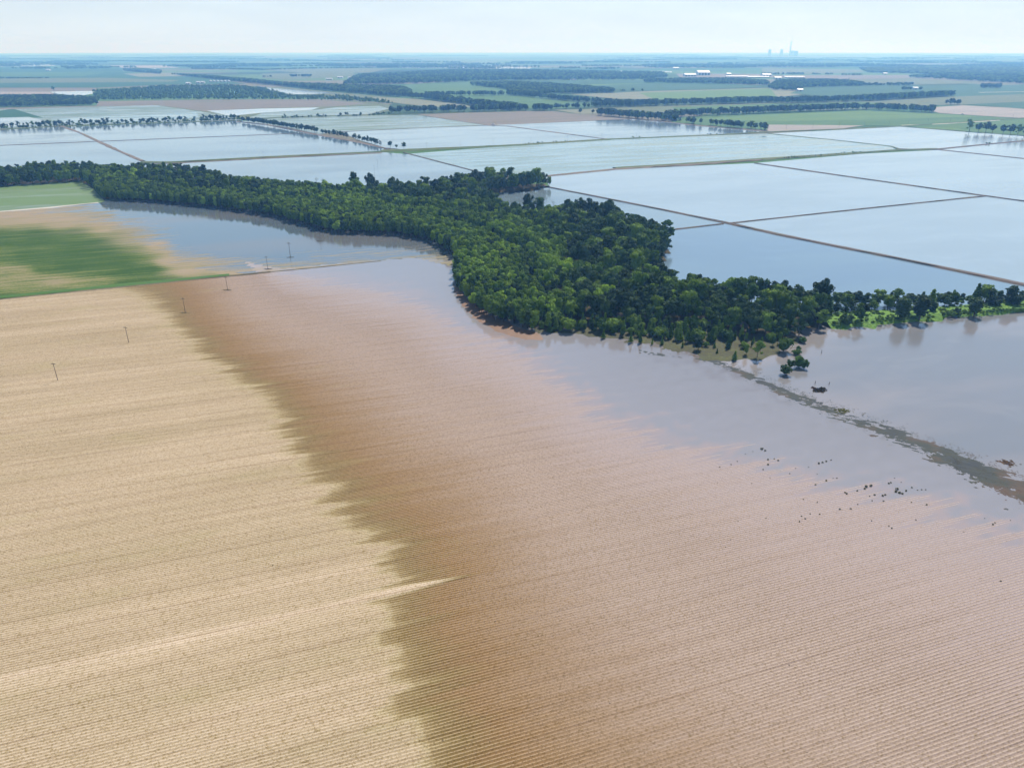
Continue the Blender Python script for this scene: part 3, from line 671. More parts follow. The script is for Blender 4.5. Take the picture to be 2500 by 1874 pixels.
# --- the curved wood -------------------------------------------------
FRONT = [(-200, 470), (0, 457), (199, 444), (226, 461), (253, 488), (362, 493), (506, 506), (651, 526), (781, 560), (827, 569), (971, 574), (1052, 591), (1122, 634), (1114, 651), (1116, 705), (1156, 750), (1217, 786), (1285, 804), (1456, 812), (1577, 822), (1712, 838), (1800, 826), (1953, 820), (2004, 803), (2014, 765)]
REAR = [(2020, 748), (1850, 738), (1750, 727), (1665, 718), (1608, 690), (1600, 655), (1628, 612), (1600, 580), (1540, 560), (1460, 535), (1400, 532), (1330, 531), (1260, 530), (1205, 519), (1165, 490), (1180, 474), (1300, 465), (1342, 455), (1320, 448), (1180, 452), (1100, 462), (971, 482), (830, 474), (700, 466), (560, 452), (480, 432), (330, 426), (120, 422), (0, 434), (-200, 440)]
wood_w = G(FRONT + REAR); front_w = [np.array(p) for p in G(FRONT)]
SAP = G([(1285, 792), (1350, 785), (1500, 790), (1700, 800), (1760, 818), (1900, 825), (1900, 845), (1712, 842), (1577, 824), (1456, 814), (1320, 803)])
def dart(poly, rfun, n_try, seed, mask=None):
    rnd = np.random.default_rng(seed); P = np.array(poly); lo = P.min(0); hi = P.max(0)
    C = rnd.uniform(lo, hi, (n_try, 2)); C = C[inside(C, poly)]
    if mask is not None: C = C[mask(C)]
    rr = rfun(C); cell = 5.0; grid = {}; out = []; ro = []
    for p, r in zip(C, rr):
        i, j = int(p[0] // cell), int(p[1] // cell); ok = True; s = int(r // cell) + 1
        for a in range(i - s, i + s + 1):
            for b in range(j - s, j + s + 1):
                for (q, r2) in grid.get((a, b), ()):
                    if (q[0] - p[0]) ** 2 + (q[1] - p[1]) ** 2 < ((r + r2) / 2) ** 2: ok = False; break
                if not ok: break
            if not ok: break
        if ok: grid.setdefault((i, j), []).append((p, r)); out.append(p); ro.append(r)
    return np.array(out), np.array(ro)
LIME = [(1290, 620, 70, 45, 1), (1330, 650, 45, 35, .9), (1180, 585, 120, 25, .8), (950, 525, 170, 18, .7), (860, 500, 60, 25, .8), (1120, 640, 30, 25, .9), (1165, 660, 40, 30, .7), (720, 500, 110, 18, .5), (1230, 760, 60, 20, .45), (1450, 690, 90, 20, .5), (1620, 700, 60, 15, .5), (300, 440, 60, 20, .3), (1190, 700, 40, 20, .5), (1050, 560, 60, 14, .6), (820, 480, 50, 18, .6), (1550, 740, 160, 20, .3)]
def zone(P):
    px, py = inv(P[:, 0], P[:, 1]); d, _ = dist_line(P, front_w)
    lime = np.zeros(len(P))
    for x, y, a, b, s in LIME: lime = np.maximum(lime, s * np.exp(-((px - x) / a) ** 2 - ((py - y) / b) ** 2))
    sap = inside(P, SAP)
    wil = (d < 48 + 22 * vnoise(P[:, 0] / 60, P[:, 1] / 60, 3)) & (px > 235) & (px < 1420)
    wil |= (lime > .45) & (px < 1480)
    wil |= (d < 118) & (px > 640) & (px < 1330) & (py < 800)
    return px, py, d, lime, sap, wil
def spacing(P):
    px, py, d, lime, sap, wil = zone(P)
    return np.where(sap, 4.3, np.where(wil, 3.5, np.where(px < 600, 7.5, np.where((py > 690) & (px > 1400), 6.6, 8.0))))
WP, WR = dart(wood_w, spacing, 220000, 5)
px, py, d, lime, sap, wil = zone(WP)
rec = []
rr_ = random.Random(3)
for i, (x, y) in enumerate(WP):
    if sap[i]:
        h = rr_.uniform(4.5, 9.5); w = rr_.uniform(.9, 1.25); k = rr_.choice([5, 5, 7, 11]); 
    elif wil[i]:
        h = 13.2 + 1.6 * float(vnoise(np.array([x / 45]), np.array([y / 45]), 8)[0]) + rr_.uniform(-1.1, 1.1) - (1.5 if d[i] < 6 else 0); w = rr_.uniform(.88, 1.12)
        lane = max(math.exp(-((d[i] - 50 - 5 * math.sin(x / 35)) / 5.5) ** 2), math.exp(-((d[i] - 96 - 6 * math.sin(x / 41)) / 6) ** 2)) * (px[i] > 560)
        h *= 1 - .5 * lane
        k = rr_.choice([4, 4, 6, 3]) if rr_.random() < (lime[i] * 1.4 + .10 + .35 * math.exp(-((d[i] - 24) / 16) ** 2) * (px[i] > 640)) * (1 - lane) else rr_.choice([3, 3, 3, 7, 3, 1])
    elif px[i] < 600:
        h = rr_.uniform(12, 19); w = rr_.uniform(.85, 1.1); k = rr_.choice([0, 1, 7, 3, 2, 3]) 
        if rr_.random() < lime[i]: k = 6
    else:
        edge = rr_.random() < .25
        h = rr_.uniform(12, 18.5) if not edge else rr_.uniform(18, 24); w = rr_.uniform(.85, 1.12); k = rr_.choice([0, 0, 1, 2, 1, 10, 0])
        if px[i] > 1450 and py[i] > 660: h *= .88
        if rr_.random() < lime[i] * .7 + .04: k = 6
    rec.append([x, y, 0.0, h, w, rr_.uniform(0, 6.28), k, px[i], py[i], lime[i], int(sap[i]), int(wil[i])])
# tail of trees along the bank to the right
TAIL = G([(2010, 778), (2014, 745), (2200, 742), (2500, 735), (2700, 725), (2700, 738), (2500, 745), (2300, 753), (2200, 760), (2100, 765)])
TP, _ = dart(TAIL, lambda P: np.full(len(P), 4.8), 12000, 8)
for x, y in TP:
    if rr_.random() < .12: continue
    a, b = inv(np.array([x]), np.array([y])); h = rr_.choice([rr_.uniform(5, 10), rr_.uniform(9, 14), rr_.uniform(7, 11)]); rec.append([x, y, 0.0, h, rr_.uniform(1.1, 1.5), rr_.uniform(0, 6.28), rr_.choice([0, 2, 1, 7, 10, 5]), a[0], b[0], 0, 0, 2])
# individually seen trees and bushes: px, py of the foot, height in px, kind, width factor, label
seen = [
 (1300, 806, 26, 1, .95, 'round dark tree at the point of the wood above the muddy water edge'),
 (1342, 812, 24, 5, 1.2, 'dark bushy tree second from the point on the muddy shore'),
 (1473, 826, 22, 5, 1.0, 'narrow pointed dark tree at the waterline mirrored in the flood'),
 (1520, 822, 22, 1, .9, 'soft grey green tree on the shore left of the twin conical trees'),
 (1540, 836, 25, 5, .9, 'left tree of the twin conical trees standing in the flood edge'),
 (1563, 837, 26, 5, .9, 'right tree of the twin conical trees standing in the flood edge'),
 (1592, 841, 15, 5, .8, 'tiny pointed sapling just right of the twin conical trees'),
 (1616, 841, 21, 5, .9, 'small pointed sapling on the olive shore, two along from the twin conical trees'),
 (1666, 848, 15, 5, .9, 'small dark sapling alone on the olive grass shore'),
 (1704, 855, 30, 7, 1.5, 'broad dark young tree on the grassy spit'),
 (1750, 863, 13, 5, .9, 'very small pointed sapling at the end of the grassy spit'),
 (1793, 879, 22, 5, 1.3, 'dark pear shaped bush at the water by the end of the spit'),
 (1821, 866, 26, 3, 1.1, 'slender dark tree beside the tallest tree of the spit'),
 (1848, 873, 44, 10, .9, 'tallest loose crowned tree on the spit with flood water around it'),
 (1290, 520, 44, 0, .85, 'tall dark tree standing alone above the lobe, against the brown inlet'), (1203, 508, 40, 0, 1.0, 'big dark tree at the inner end of the brown inlet'),
 (1385, 534, 44, 2, .9, 'left tree of the dark group rising over the top of the lobe'), (1412, 533, 46, 0, 1.0, 'second tree of the dark group rising over the top of the lobe'), (1440, 536, 48, 0, 1.0, 'third tree of the dark group rising over the top of the lobe'),
 (865, 472, 46, 7, 1.0, 'dark narrow tree rising left of a gap in the back edge of the wood'), (905, 474, 46, 0, .8, 'dark square topped tree rising right of the gap in the back edge of the wood'), (962, 480, 44, 0, .9, 'dark pointed tree right of the square topped one at the back of the wood'),
 (1913, 858, 36, 11, 1.0, 'large rounded dark bush standing in brown water'),
]
for x, y, hp, k, w, lab in seen:
    X, Y = g(x, y); h = hp * px_m(Y) / .9; tree('young_tree' if k != 11 else 'large_bush', k, X, Y, 0, h, w, rr_.uniform(0, 6), lab, 'tree' if k != 11 else 'bush')
bush = [
 (1957, 836, 14, 9, 1.2, 'lime yellow bush on the brown water near the dark wood'), (1950, 854, 10, 9, 1.0, 'small green bush between the lime bushes standing in water'),
 (1944, 866, 14, 9, 1.4, 'bright green domed bush standing in water below the large dark bush'), (1929, 897, 20, 8, 1.0, 'small round dark bush in the water above the darkest bush'),
 (1916, 913, 23, 8, 1.1, 'darkest round bush farthest out in the flood water'), (1950, 895, 26, 9, 1.0, 'olive green bush in the middle of the island of bushes'),
 (1962, 899, 22, 11, .9, 'ragged green bush at the right end of the island of bushes'), (1946, 880, 12, 9, 1.2, 'low green bush at the top of the island of bushes'),
 (2066, 796, 30, 8, .95, 'dark round bush in front of the bright grass bank, left of a taller one'), (2100, 791, 40, 10, 1.0, 'dark loose tree in front of the left end of the bright grass bank'),
 (2199, 786, 56, 7, 1.5, 'left one of the two big dark trees standing on the water edge of the bank'), (2243, 783, 60, 7, 1.5, 'right one of the two big dark trees standing on the water edge of the bank'),
 (2274, 768, 30, 7, 1.3, 'small dark tree just right of the two big trees on the bank'), (2335, 771, 20, 8, .8, 'small lone dark bush on the bright grass bank'),
 (2377, 772, 44, 7, 1.6, 'dense upright dark tree standing on the bright grass bank'), (2425, 752, 30, 8, 1.1, 'round dark bush behind the right part of the grass bank'),
 (2472, 753, 38, 0, 1.2, 'broad dark tree behind the far right end of the grass bank'),
]
for x, y, hp, k, w, lab in bush:
    X, Y = g(x, y); h = hp * px_m(Y) / .9; tr = 'tree' in lab.split(',')[0] and k not in (8, 9, 11)
    tree('bank_tree' if tr else 'bush', k, X, Y, -.1, h * (1 if tr else 1.05), w, rr_.uniform(0, 6), lab, 'tree' if tr else 'bush')

SPIT_SAP = G([(1320, 806), (1480, 814), (1640, 832), (1740, 850), (1850, 852), (1905, 842), (1945, 815), (1800, 800), (1500, 790), (1320, 790)])
QP, _ = dart(SPIT_SAP, lambda P: np.full(len(P), 4.6), 6000, 9)
for x, y in QP:
    a, b = inv(np.array([x]), np.array([y]))
    if rr_.random() < .2: continue
    rec.append([x, y, 0.0, rr_.uniform(3.2, 8), rr_.uniform(.85, 1.2), rr_.uniform(0, 6.28), rr_.choice([5, 7, 11, 5, 3]), a[0], b[0], 0, 1, 0])
rec.sort(key=lambda r: -(r[3] / math.hypot(r[1], H)) + (0.02 if r[10] else 0))
# the individual trees: the ones that show largest
single = rec[:290]; rest = rec[290:]
LOOK = {0: 'round dark green', 1: 'round mid green', 2: 'layered dark green', 3: 'slender mid green', 4: 'slender lime green', 5: 'pointed mid green', 6: 'round lime green', 7: 'slender dark green', 10: 'loose mid green', 11: 'bushy green'}
def where(p, q, w):
    if w == 2:
        return ('trees of the right hand tree line', 'tree in the thin tree line behind the bright grass bank')
    if q > 735 and p > 1700: return ('trees of the dark right wood', 'tree in the dark right end of the wood')
    if p > 1430 and q < 690: return ('trees of the rounded lobe', 'tree in the lobe of the wood beside the blue flooded field')
    if p > 1430: return ('trees of the lower wood', 'tree in the lower middle of the wood above the saplings')
    if p < 1430 and q > 690: return ('trees of the wood point', 'tree near the rounded point of the wood above the muddy field')
    return ('trees of the curved belt', 'tree in the inner part of the curved wood')
first = {}
for r in single:
    x, y, z, h, w, rz, k, p, q, lm, sp_, wl_ = r
    gr, txt = where(p, q, wl_); lab = LOOK[k] + ' ' + txt
    t = tree('woodland_tree', k, x, y, z, h, w, rz, lab, 'tree', LOOK[k] + ' ' + gr)
    if k not in PROTO: PROTO[k] = list(t.children)
for k in range(len(KINDS)):        # kinds that only the masses use get a first tree of their own in the wood
    if k not in PROTO:
        o = [q for q in col.objects if q.type == 'MESH' and q.data == CM[k]]
        if o: PROTO[k] = list(o[0].parent.children)
for k in list(PROTO): PROTO[k] = [c for c in PROTO[k]]
woodland_stuff('woodland', [r[:6] for r in rest], [r[6] if r[6] in PROTO else 0 for r in rest], 'dense green wood of willows and broad trees curving between the flooded fields')

dm = mat_plain('dead_bark', (.30, .28, .25), .9, .2, 1)
for x, y, hp, lab in [(775, 470, 40, 'pale leafless tree standing up from the back edge of the wood, left one'), (789, 471, 38, 'pale leafless tree beside the other leafless one at the back of the wood'), (1350, 522, 36, 'bare grey snag above the lobe beside the brown inlet'), (1325, 520, 34, 'thin leafless tree right of the lone dark tree by the brown inlet')]:
    X, Y = g(x, y); h = hp * px_m(Y); t = empty('dead_tree', (X, Y, 0), x)
    rnd = random.Random(x); V = []; F = []
    def limb(p, d, L, r, dep):
        q = p + d * L; a = d.orthogonal().normalized(); b = d.cross(a); k0 = len(V)
        for c_, rr in ((p, r), (q, r * .6)):
            for i in range(5): an = 6.2832 * i / 5; V.append(c_ + (a * math.cos(an) + b * math.sin(an)) * rr)
        for i in range(5): F.append((k0 + i, k0 + (i + 1) % 5, k0 + 5 + (i + 1) % 5, k0 + 5 + i))
        if dep:
            for _ in range(4): limb(p + d * L * rnd.uniform(.5, 1), (d + Vector((rnd.uniform(-1, 1), rnd.uniform(-1, 1), rnd.uniform(-.1, .6))) * .8).normalized(), L * rnd.uniform(.5, .75), r * .55, dep - 1)
    limb(Vector((0, 0, h * .45)), Vector((0, 0, 1)), h * .22, .16, 3); o = mesh_obj('branches', V, F, dm, t); V = []; F = []
    limb(Vector((0, 0, -.2)), Vector((0, 0, 1)), h * .46, .28, 0); mesh_obj('trunk', V, F, dm, t); tag(t, lab, 'dead tree')
# --- rows of single trees in the middle distance ----------------------
def row_trees(px_pts, step, hr, wr, kinds, lab, group, seed, gap=0.0, name='row_tree', jit=2.0):
    P = [np.array(p) for p in G(px_pts)]; rnd = random.Random(seed); n = 0
    for a, b in zip(P[:-1], P[1:]):
        L = np.linalg.norm(b - a); s = 0
        while s < L:
            if rnd.random() > gap:
                q = a + (b - a) * s / L + np.array([rnd.uniform(-jit, jit), rnd.uniform(-jit, jit)])
                tree(name, rnd.choice(kinds), q[0], q[1], 0, rnd.uniform(*hr), rnd.uniform(*wr), rnd.uniform(0, 6), lab, 'tree', group); n += 1
            s += step * rnd.uniform(.6, 1.4)
    return n
n1 = row_trees([(0, 313), (165, 306), (590, 291)], 7.5, (8, 14), (1.0, 1.35), [0, 10, 2, 0], 'thin dark tree in the long row along the far bank of the left flooded fields', 'long windbreak row on the left', 1, .06)
n2 = row_trees([(592, 297), (640, 304), (776, 325)], 8.5, (10, 15), (.85, 1.1), [0, 2, 0], 'dark round tree in the first stretch of the slanting row between flooded fields', 'slanting tree row, first stretch', 2, .02)
n3 = row_trees([(788, 328), (880, 343), (935, 357)], 10, (8, 13), (.85, 1.1), [0, 2, 0], 'dark round tree in the second stretch of the slanting row between flooded fields', 'slanting tree row, second stretch', 3, .05)
for x, y, hp, k, lab in [(953, 360, 15, 0, 'dark round tree left of a gap at the end of the slanting row'), (968, 362, 9, 0, 'low dark bush like tree between two rounder ones at the row end'), (986, 363, 15, 0, 'last dark tree of the slanting row beside the green bank'),
                         (1416, 278, 13, 0, 'lone dark tree at the edge of the brown field'), (1447, 278, 10, 0, 'second smaller lone tree at the edge of the brown field'), (237, 257, 13, 0, 'single dark tree right of the left far wood'), (132, 223, 11, 10, 'lone tree beside a small far white pond'),
                         (2366, 321, 27, 10, 'tall tree left of the right hand clump beside white water'), (2388, 323, 22, 0, 'dark tree second in the right hand clump beside white water'), (2406, 323, 24, 0, 'dark tree third in the right hand clump beside white water'), (2422, 324, 19, 0, 'dark tree closing the right hand clump beside white water'),
                         (2448, 328, 22, 0, 'dark tree opening the clump at the right edge'), (2466, 329, 24, 0, 'dark tree second in the clump at the right edge'), (2484, 330, 24, 10, 'open tree third in the clump at the right edge'), (2500, 331, 26, 10, 'tree cut by the right edge of the picture beside white water')]:
    X, Y = g(x, y); tree('lone_tree', k, X, Y, 0, hp * px_m(Y) / .97, 1.05, rr_.uniform(0, 6), lab, 'tree')

# --- far woods as one mass --------------------------------------------
far = []; fk = []
rf = random.Random(21)
def far_line(px_pts, width, step, hr, seed, gap=0.0):
    P = [np.array(p) for p in G(px_pts)]
    for a, b in zip(P[:-1], P[1:]):
        L = np.linalg.norm(b - a); n = np.array([-(b - a)[1], (b - a)[0]]) / L
        for _ in range(int(L * max(width, step) / step ** 2)):
            if rf.random() < gap: continue
            q = a + (b - a) * rf.random() + n * rf.uniform(-.5, .5) * width
            far.append((q[0], q[1], 0, rf.uniform(*hr), rf.uniform(.9, 1.2), rf.uniform(0, 6.28))); fk.append(rf.choice([0, 0, 1, 2]))
def far_patch(px_pts, sp, hr, kinds, keep=1.0, w=(1.0, 1.3)):
    Pw = G(px_pts); P = np.array(Pw); lo, hi = P.min(0), P.max(0); n = int((hi - lo).prod() / sp ** 2)
    C = RNG.uniform(lo, hi, (n, 2)); C = C[inside(C, Pw)]
    for q in C:
        if rf.random() > keep: continue
        far.append((q[0], q[1], 0, rf.uniform(*hr), rf.uniform(*w), rf.uniform(0, 6.28))); fk.append(rf.choice(kinds))
far_line([(953, 276), (982, 277)], 14, 8, (14, 20), 1)
far_line([(993, 275), (1262, 270), (1350, 270)], 22, 8, (13, 20), 1); far_line([(1353, 266), (1440, 264)], 15, 9, (12, 17), 1)
far_line([(1013, 239), (1060, 243), (1129, 252), (1262, 268)], 45, 9, (13, 19), 1); far_line([(1037, 235), (1155, 233), (1260, 233), (1385, 246), (1492, 254), (1558, 260)], 30, 9, (12, 18), 1)
far_line([(1448, 262), (1558, 259), (1880, 250), (1912, 252), (2135, 245), (2320, 234)], 40, 9, (15, 21), 1)
far_line([(1460, 281), (1541, 288), (1639, 296), (1639, 286), (1880, 275), (2106, 267), (2200, 271), (2294, 275)], 26, 8, (13, 20), 1)
far_line([(1639, 295), (1703, 303), (1761, 308)], 10, 8, (9, 16), 1, .1); far_line([(1761, 309), (1874, 317)], 18, 8, (11, 17), 1)
far_line([(678, 287), (898, 281), (953, 277)], 7, 9, (4, 9), 1, .25)
far_patch([(226, 224), (400, 212), (560, 210), (650, 217), (700, 234), (850, 238), (960, 251), (960, 254), (830, 246), (700, 243), (400, 243), (235, 245)], 13, (6, 11), [1, 3, 1, 3, 11], .75)
far_patch([(-100, 240), (130, 238), (235, 243), (235, 250), (225, 257), (0, 262), (-100, 266)], 9, (10, 14), [0, 1, 2], .9)
far_patch([(417, 183), (620, 204), (765, 219), (953, 236), (1005, 238), (1005, 228), (983, 218), (846, 213), (700, 208), (620, 199), (500, 189)], 11, (13, 18), [0, 1])
far_patch([(1147, 208), (1260, 206), (1340, 209), (1500, 223), (1500, 227), (1356, 229), (1300, 235), (1240, 232), (1240, 219)], 11, (13, 18), [0, 1])
far_line([(1506, 224), (1570, 224)], 12, 12, (9, 15), 1, .2)
far_patch([(840, 208), (1083, 203), (1150, 199), (1240, 197), (1570, 195), (1630, 189), (1616, 181), (1240, 174), (1112, 174), (960, 184), (875, 187)], 19, (14, 22), [0, 1], 1, (1.2, 1.5))
far_patch([(1570, 202), (1650, 203), (1810, 207), (1880, 208), (1870, 202), (1807, 196), (1660, 196), (1580, 197)], 13, (12, 17), [0, 1])
far_patch([(1875, 216), (1893, 221), (1955, 222), (1960, 214), (2075, 211), (2110, 210), (2105, 206), (2040, 199), (1940, 198), (1895, 201)], 13, (12, 17), [0, 1])
far_line([(2109, 210), (2236, 209)], 25, 11, (10, 17), 1, .1); far_line([(2200, 221), (2250, 221)], 20, 11, (12, 17), 1)
far_line([(2308, 255), (2352, 256)], 18, 9, (10, 20), 1); far_patch([(2395, 215), (2443, 215), (2443, 211), (2395, 211)], 11, (13, 16), [0])
far_patch([(2222, 190), (2500, 206), (2700, 206), (2700, 165), (2500, 166), (2210, 166), (2100, 169), (2120, 177), (2300, 182)], 26, (14, 20), [0, 1], .9, (1.4, 1.9))
far_line([(1860, 183), (1964, 182)], 40, 15, (10, 16), 1); far_line([(1979, 183), (2031, 183)], 30, 15, (10, 16), 1); far_line([(2057, 185), (2103, 185)], 40, 15, (12, 16), 1)
far_patch([(185, 167), (208, 167), (208, 163), (185, 163)], 16, (14, 18), [0]); far_patch([(304, 174), (350, 177), (392, 181), (392, 175), (330, 170), (304, 172)], 16, (14, 18), [0, 1])
far_line([(466, 169), (640, 171)], 60, 15, (12, 16), 1); far_line([(707, 188), (765, 188)], 50, 13, (14, 18), 1); far_line([(640, 189), (665, 189)], 25, 13, (10, 14), 1)
far_line([(620, 173), (760, 168), (960, 166)], 50, 17, (10, 15), 1, .3); far_line([(-100, 193), (120, 192)], 60, 14, (7, 10), 1)
far_line([(1900, 200), (2080, 199)], 20, 14, (12, 16), 1)
rb = random.Random(33)
for _ in range(150):               # belts and clumps of the plain beyond
    y = rb.uniform(134, 164) if rb.random() < .8 else rb.uniform(160, 170); x = rb.uniform(-150, 2650); ln = rb.uniform(40, 260)
    (x1, y1) = g(x, y); far_line([(x, y), (x + ln, y + rb.uniform(-.6, .8))], rb.uniform(60, 300), 36, (14, 22), 1)
for i in range(len(far)):
    f = far[i]; D = math.hypot(f[0], f[1])
    if D > 6000: far[i] = (f[0], f[1], 0, f[3], f[4] * 1.7, f[5])
woodland_stuff('distant_woodland', far, fk, 'blue hazy belts of distant woodland spread across the plain')
# low scrub along the long green bank
def mass(name, px_pts, width, step, hr, kinds, label, seed, wr=(1.0, 1.6), zz=.3, gap=0):
    P = [np.array(p) for p in G(px_pts)]; rnd = random.Random(seed); pts = []; ks = []
    for a, b in zip(P[:-1], P[1:]):
        L = np.linalg.norm(b - a); n = np.array([-(b - a)[1], (b - a)[0]]) / L
        for _ in range(int(L / step)):
            t = rnd.random()
            if vnoise(np.array([(a[0] + (b[0] - a[0]) * t) / 40]), np.array([seed * 3.3]), 5)[0] < gap - 1: continue
            q = a + (b - a) * t + n * rnd.uniform(-.5, .5) * width; pts.append((q[0], q[1], zz, rnd.uniform(*hr), rnd.uniform(*wr), rnd.uniform(0, 6))); ks.append(rnd.choice(kinds))
    return woodland_stuff(name, pts, ks, label)
sc_o = mass('bank_scrub', [(1240, 354), (1486, 339), (1760, 328)], 5, 7, (.8, 2.6), [8, 11], 'patchy dark scrub growing along the long green bank', 4, gap=.75); sc_o['category'] = 'scrub'
sc_o = mass('levee_weeds', [(2005, 787), (2190, 776), (2260, 768), (2370, 759), (2500, 750), (2700, 738)], 20, .42, (1.0, 2.2), [9, 9, 9, 11], 'bright green weeds covering the bank beside the brown water', 6, zz=1.6); sc_o['category'] = 'weeds'
sc_o = mass('bank_scrub', [(0, 314), (165, 307), (590, 292)], 4, 3.2, (2, 6), [11, 8], 'dark hedge scrub under the long windbreak row at left', 15, zz=0, gap=0); sc_o['category'] = 'scrub'
sc_o = mass('bank_scrub', [(678, 288), (898, 282), (953, 278)], 5, 5, (1.5, 5), [11, 8], 'dark scrub along the far bank right of the slanting row', 17, zz=0, gap=.3); sc_o['category'] = 'scrub'
sc_o = mass('bank_scrub', [(1900, 388), (2106, 371)], 8, 5, (.8, 2.2), [11, 8], 'dark green scrub on the bank right of the teal flooded field', 9, gap=.4); sc_o['category'] = 'scrub'
sc_o = mass('bank_scrub', [(2290, 363), (2400, 352), (2420, 351)], 6, 4, (1, 4), [11, 8], 'dark scrub on the bank below the white water at far right', 12, gap=.9); sc_o['category'] = 'scrub'

# ------------------------------------------------------------------ shores of the wood
M['shore'] = mat_field('shore_mud', (.16, .13, .05), (.24, .18, .07), .3)
def mat_floor():
    k = NT('forest_floor'); n = k.noise(k.pos(), .12, 4, .6); return k.P(k.mix(n, (.035, .032, .015), (.09, .07, .03)), .9, .1)
def bumpz(h, s=9):
    return lambda XY: h + .12 * vnoise(XY[:, 0] / s, XY[:, 1] / s, 40)
FL = G([(-200, 466), (0, 453), (199, 441), (235, 461), (262, 484), (362, 489), (506, 501), (651, 520), (781, 554), (827, 563), (971, 568), (1052, 584), (1135, 634), (1124, 651), (1128, 700), (1170, 743), (1225, 778), (1290, 798), (1456, 806), (1577, 815), (1712, 826), (1800, 815), (1930, 812), (1995, 797), (2005, 765)] + REAR[1:])
grid_sheet('forest_floor', FL, .1, 8, mat_floor(), None, bumpz(.16))
def mat_spit():
    k = NT('spit_grass'); n = k.noise(k.pos(), .12, 4, .65); n2 = k.noise(k.pos(), .6, 3, .7)
    f = k.math('ADD', k.math('MULTIPLY', n, .6), k.math('MULTIPLY', n2, .4)); c = k.ramp(f, [(.3, (.06, .055, .025)), (.45, (.055, .05, .022)), (.60, (.075, .08, .022)), (.70, (.17, .14, .06)), (.75, (.24, .15, .07))]); k.bump(n2, .6, .4); return k.P(c, .8, .2)
spit_px = [(1280, 790), (1300, 811), (1340, 816), (1400, 820), (1460, 828), (1530, 836), (1600, 846), (1680, 868), (1720, 884), (1790, 888), (1860, 882), (1910, 868), (1930, 850), (1965, 838), (1960, 818), (1800, 800), (1500, 790)]
spw = G(spit_px)
def spz(XY):
    dd, _ = dist_line(XY, spw + [spw[0]]); return np.clip(dd / 12, 0, 1) * .5 - .14 + .16 * vnoise(XY[:, 0] / 5, XY[:, 1] / 5, 41)
grid_sheet('grass_spit', spw, 0, 2.5, mat_spit(), None, spz)
M['mud_orange'] = mat_plain('orange_mud', (.16, .08, .036), .6, .35, .2)
mudp = G([(1100, 690), (1106, 716), (1124, 748), (1162, 784), (1212, 812), (1282, 830), (1335, 834), (1330, 815), (1280, 800), (1200, 765), (1150, 730), (1125, 700)])
def mz(XY):
    dd, _ = dist_line(XY, mudp + [mudp[0]]); return np.clip(dd / 7, 0, 1) * .42 - .10 + .06 * vnoise(XY[:, 0] / 6, XY[:, 1] / 6, 42)
grid_sheet('mud_bank', mudp, 0, 2.0, M['mud_orange'], None, mz)

# ------------------------------------------------------------------ debris line and weeds standing in the flood
HF = [1.0]
def flats(pts, rnd, zr=(.0, .05)):
    """low irregular tufts: little heaps of crossing blades and stalks"""
    V = []; F = []
    for (x, y, s) in pts:
        n = rnd.randint(4, 7)
        for i in range(n):
            a = rnd.uniform(0, 3.14); l = s * rnd.uniform(.5, 1.2); w = s * rnd.uniform(.12, .35); hh = s * rnd.uniform(.1, .35) * HF[0]
            cx = x + rnd.uniform(-.5, .5) * s; cy = y + rnd.uniform(-.5, .5) * s; dx, dy = math.cos(a), math.sin(a); k = len(V)
            V += [(cx - dx * l, cy - dy * l, -.03), (cx + dy * w, cy - dx * w, .01), (cx + dx * l, cy + dy * l, -.03), (cx - dy * w, cy + dx * w, .01), (cx, cy, hh)]
            F += [(k, k + 1, k + 4), (k + 1, k + 2, k + 4), (k + 2, k + 3, k + 4), (k + 3, k, k + 4)]
    return V, F
def mat_debris(name, a, b, c3):
    k = NT(name); n = k.noise(k.pos(), .05, 3); n2 = k.noise(k.pos(), .9, 3); c = k.ramp(n, [(.35, a), (.5, b), (.62, c3)]); return k.P(k.mix(k.math('MULTIPLY', n2, .5), c, (.04, .035, .03)), .8, .3)
rd = random.Random(5); deb = []
# matted plants just breaking the surface along the same line
BED_C = [(1560, 858), (1700, 872), (1800, 905), (1920, 962), (2040, 1010), (2180, 1062), (2330, 1125), (2420, 1165), (2530, 1215), (2700, 1290)]
def bed_half(px_): return np.interp(px_, [1560, 1800, 2100, 2350, 2560], [5, 9, 15, 21, 30])
bed_poly = G([(x, y - float(bed_half(x)) * 1.5) for x, y in BED_C] + [(x, y + float(bed_half(x)) * 1.5) for x, y in reversed(BED_C)])
def bed_z(XY):
    px, py = inv(XY[:, 0], XY[:, 1]); d, _ = dist_line(np.column_stack([px, py]), BED_C); q = d / bed_half(px)
    a = (XY[:, 0] - XY[:, 1] * .6) / 1.17; b = (XY[:, 0] * .6 + XY[:, 1]) / 1.17
    n = .5 * vnoise(a / 9, b / 2.6, 61) + .45 * vnoise(a / 3.2, b / 1.1, 62) + .35 * vnoise(a / 1.2, b / .6, 63)
    return .14 * (n + .03 + .2 * np.clip((px - 1900) / 500, 0, 1)) - .16 * np.clip(q - .5, 0, 2) ** 1.3
grid_sheet('weed_bed', bed_poly, 0, .55, mat_debris('weed_bed', (.022, .030, .034), (.035, .042, .030), (.085, .052, .03)), None, bed_z)
DL = [(1700, 862), (1800, 905), (1920, 962), (2040, 1010), (2180, 1062), (2330, 1125), (2420, 1165), (2530, 1215), (2640, 1260)]
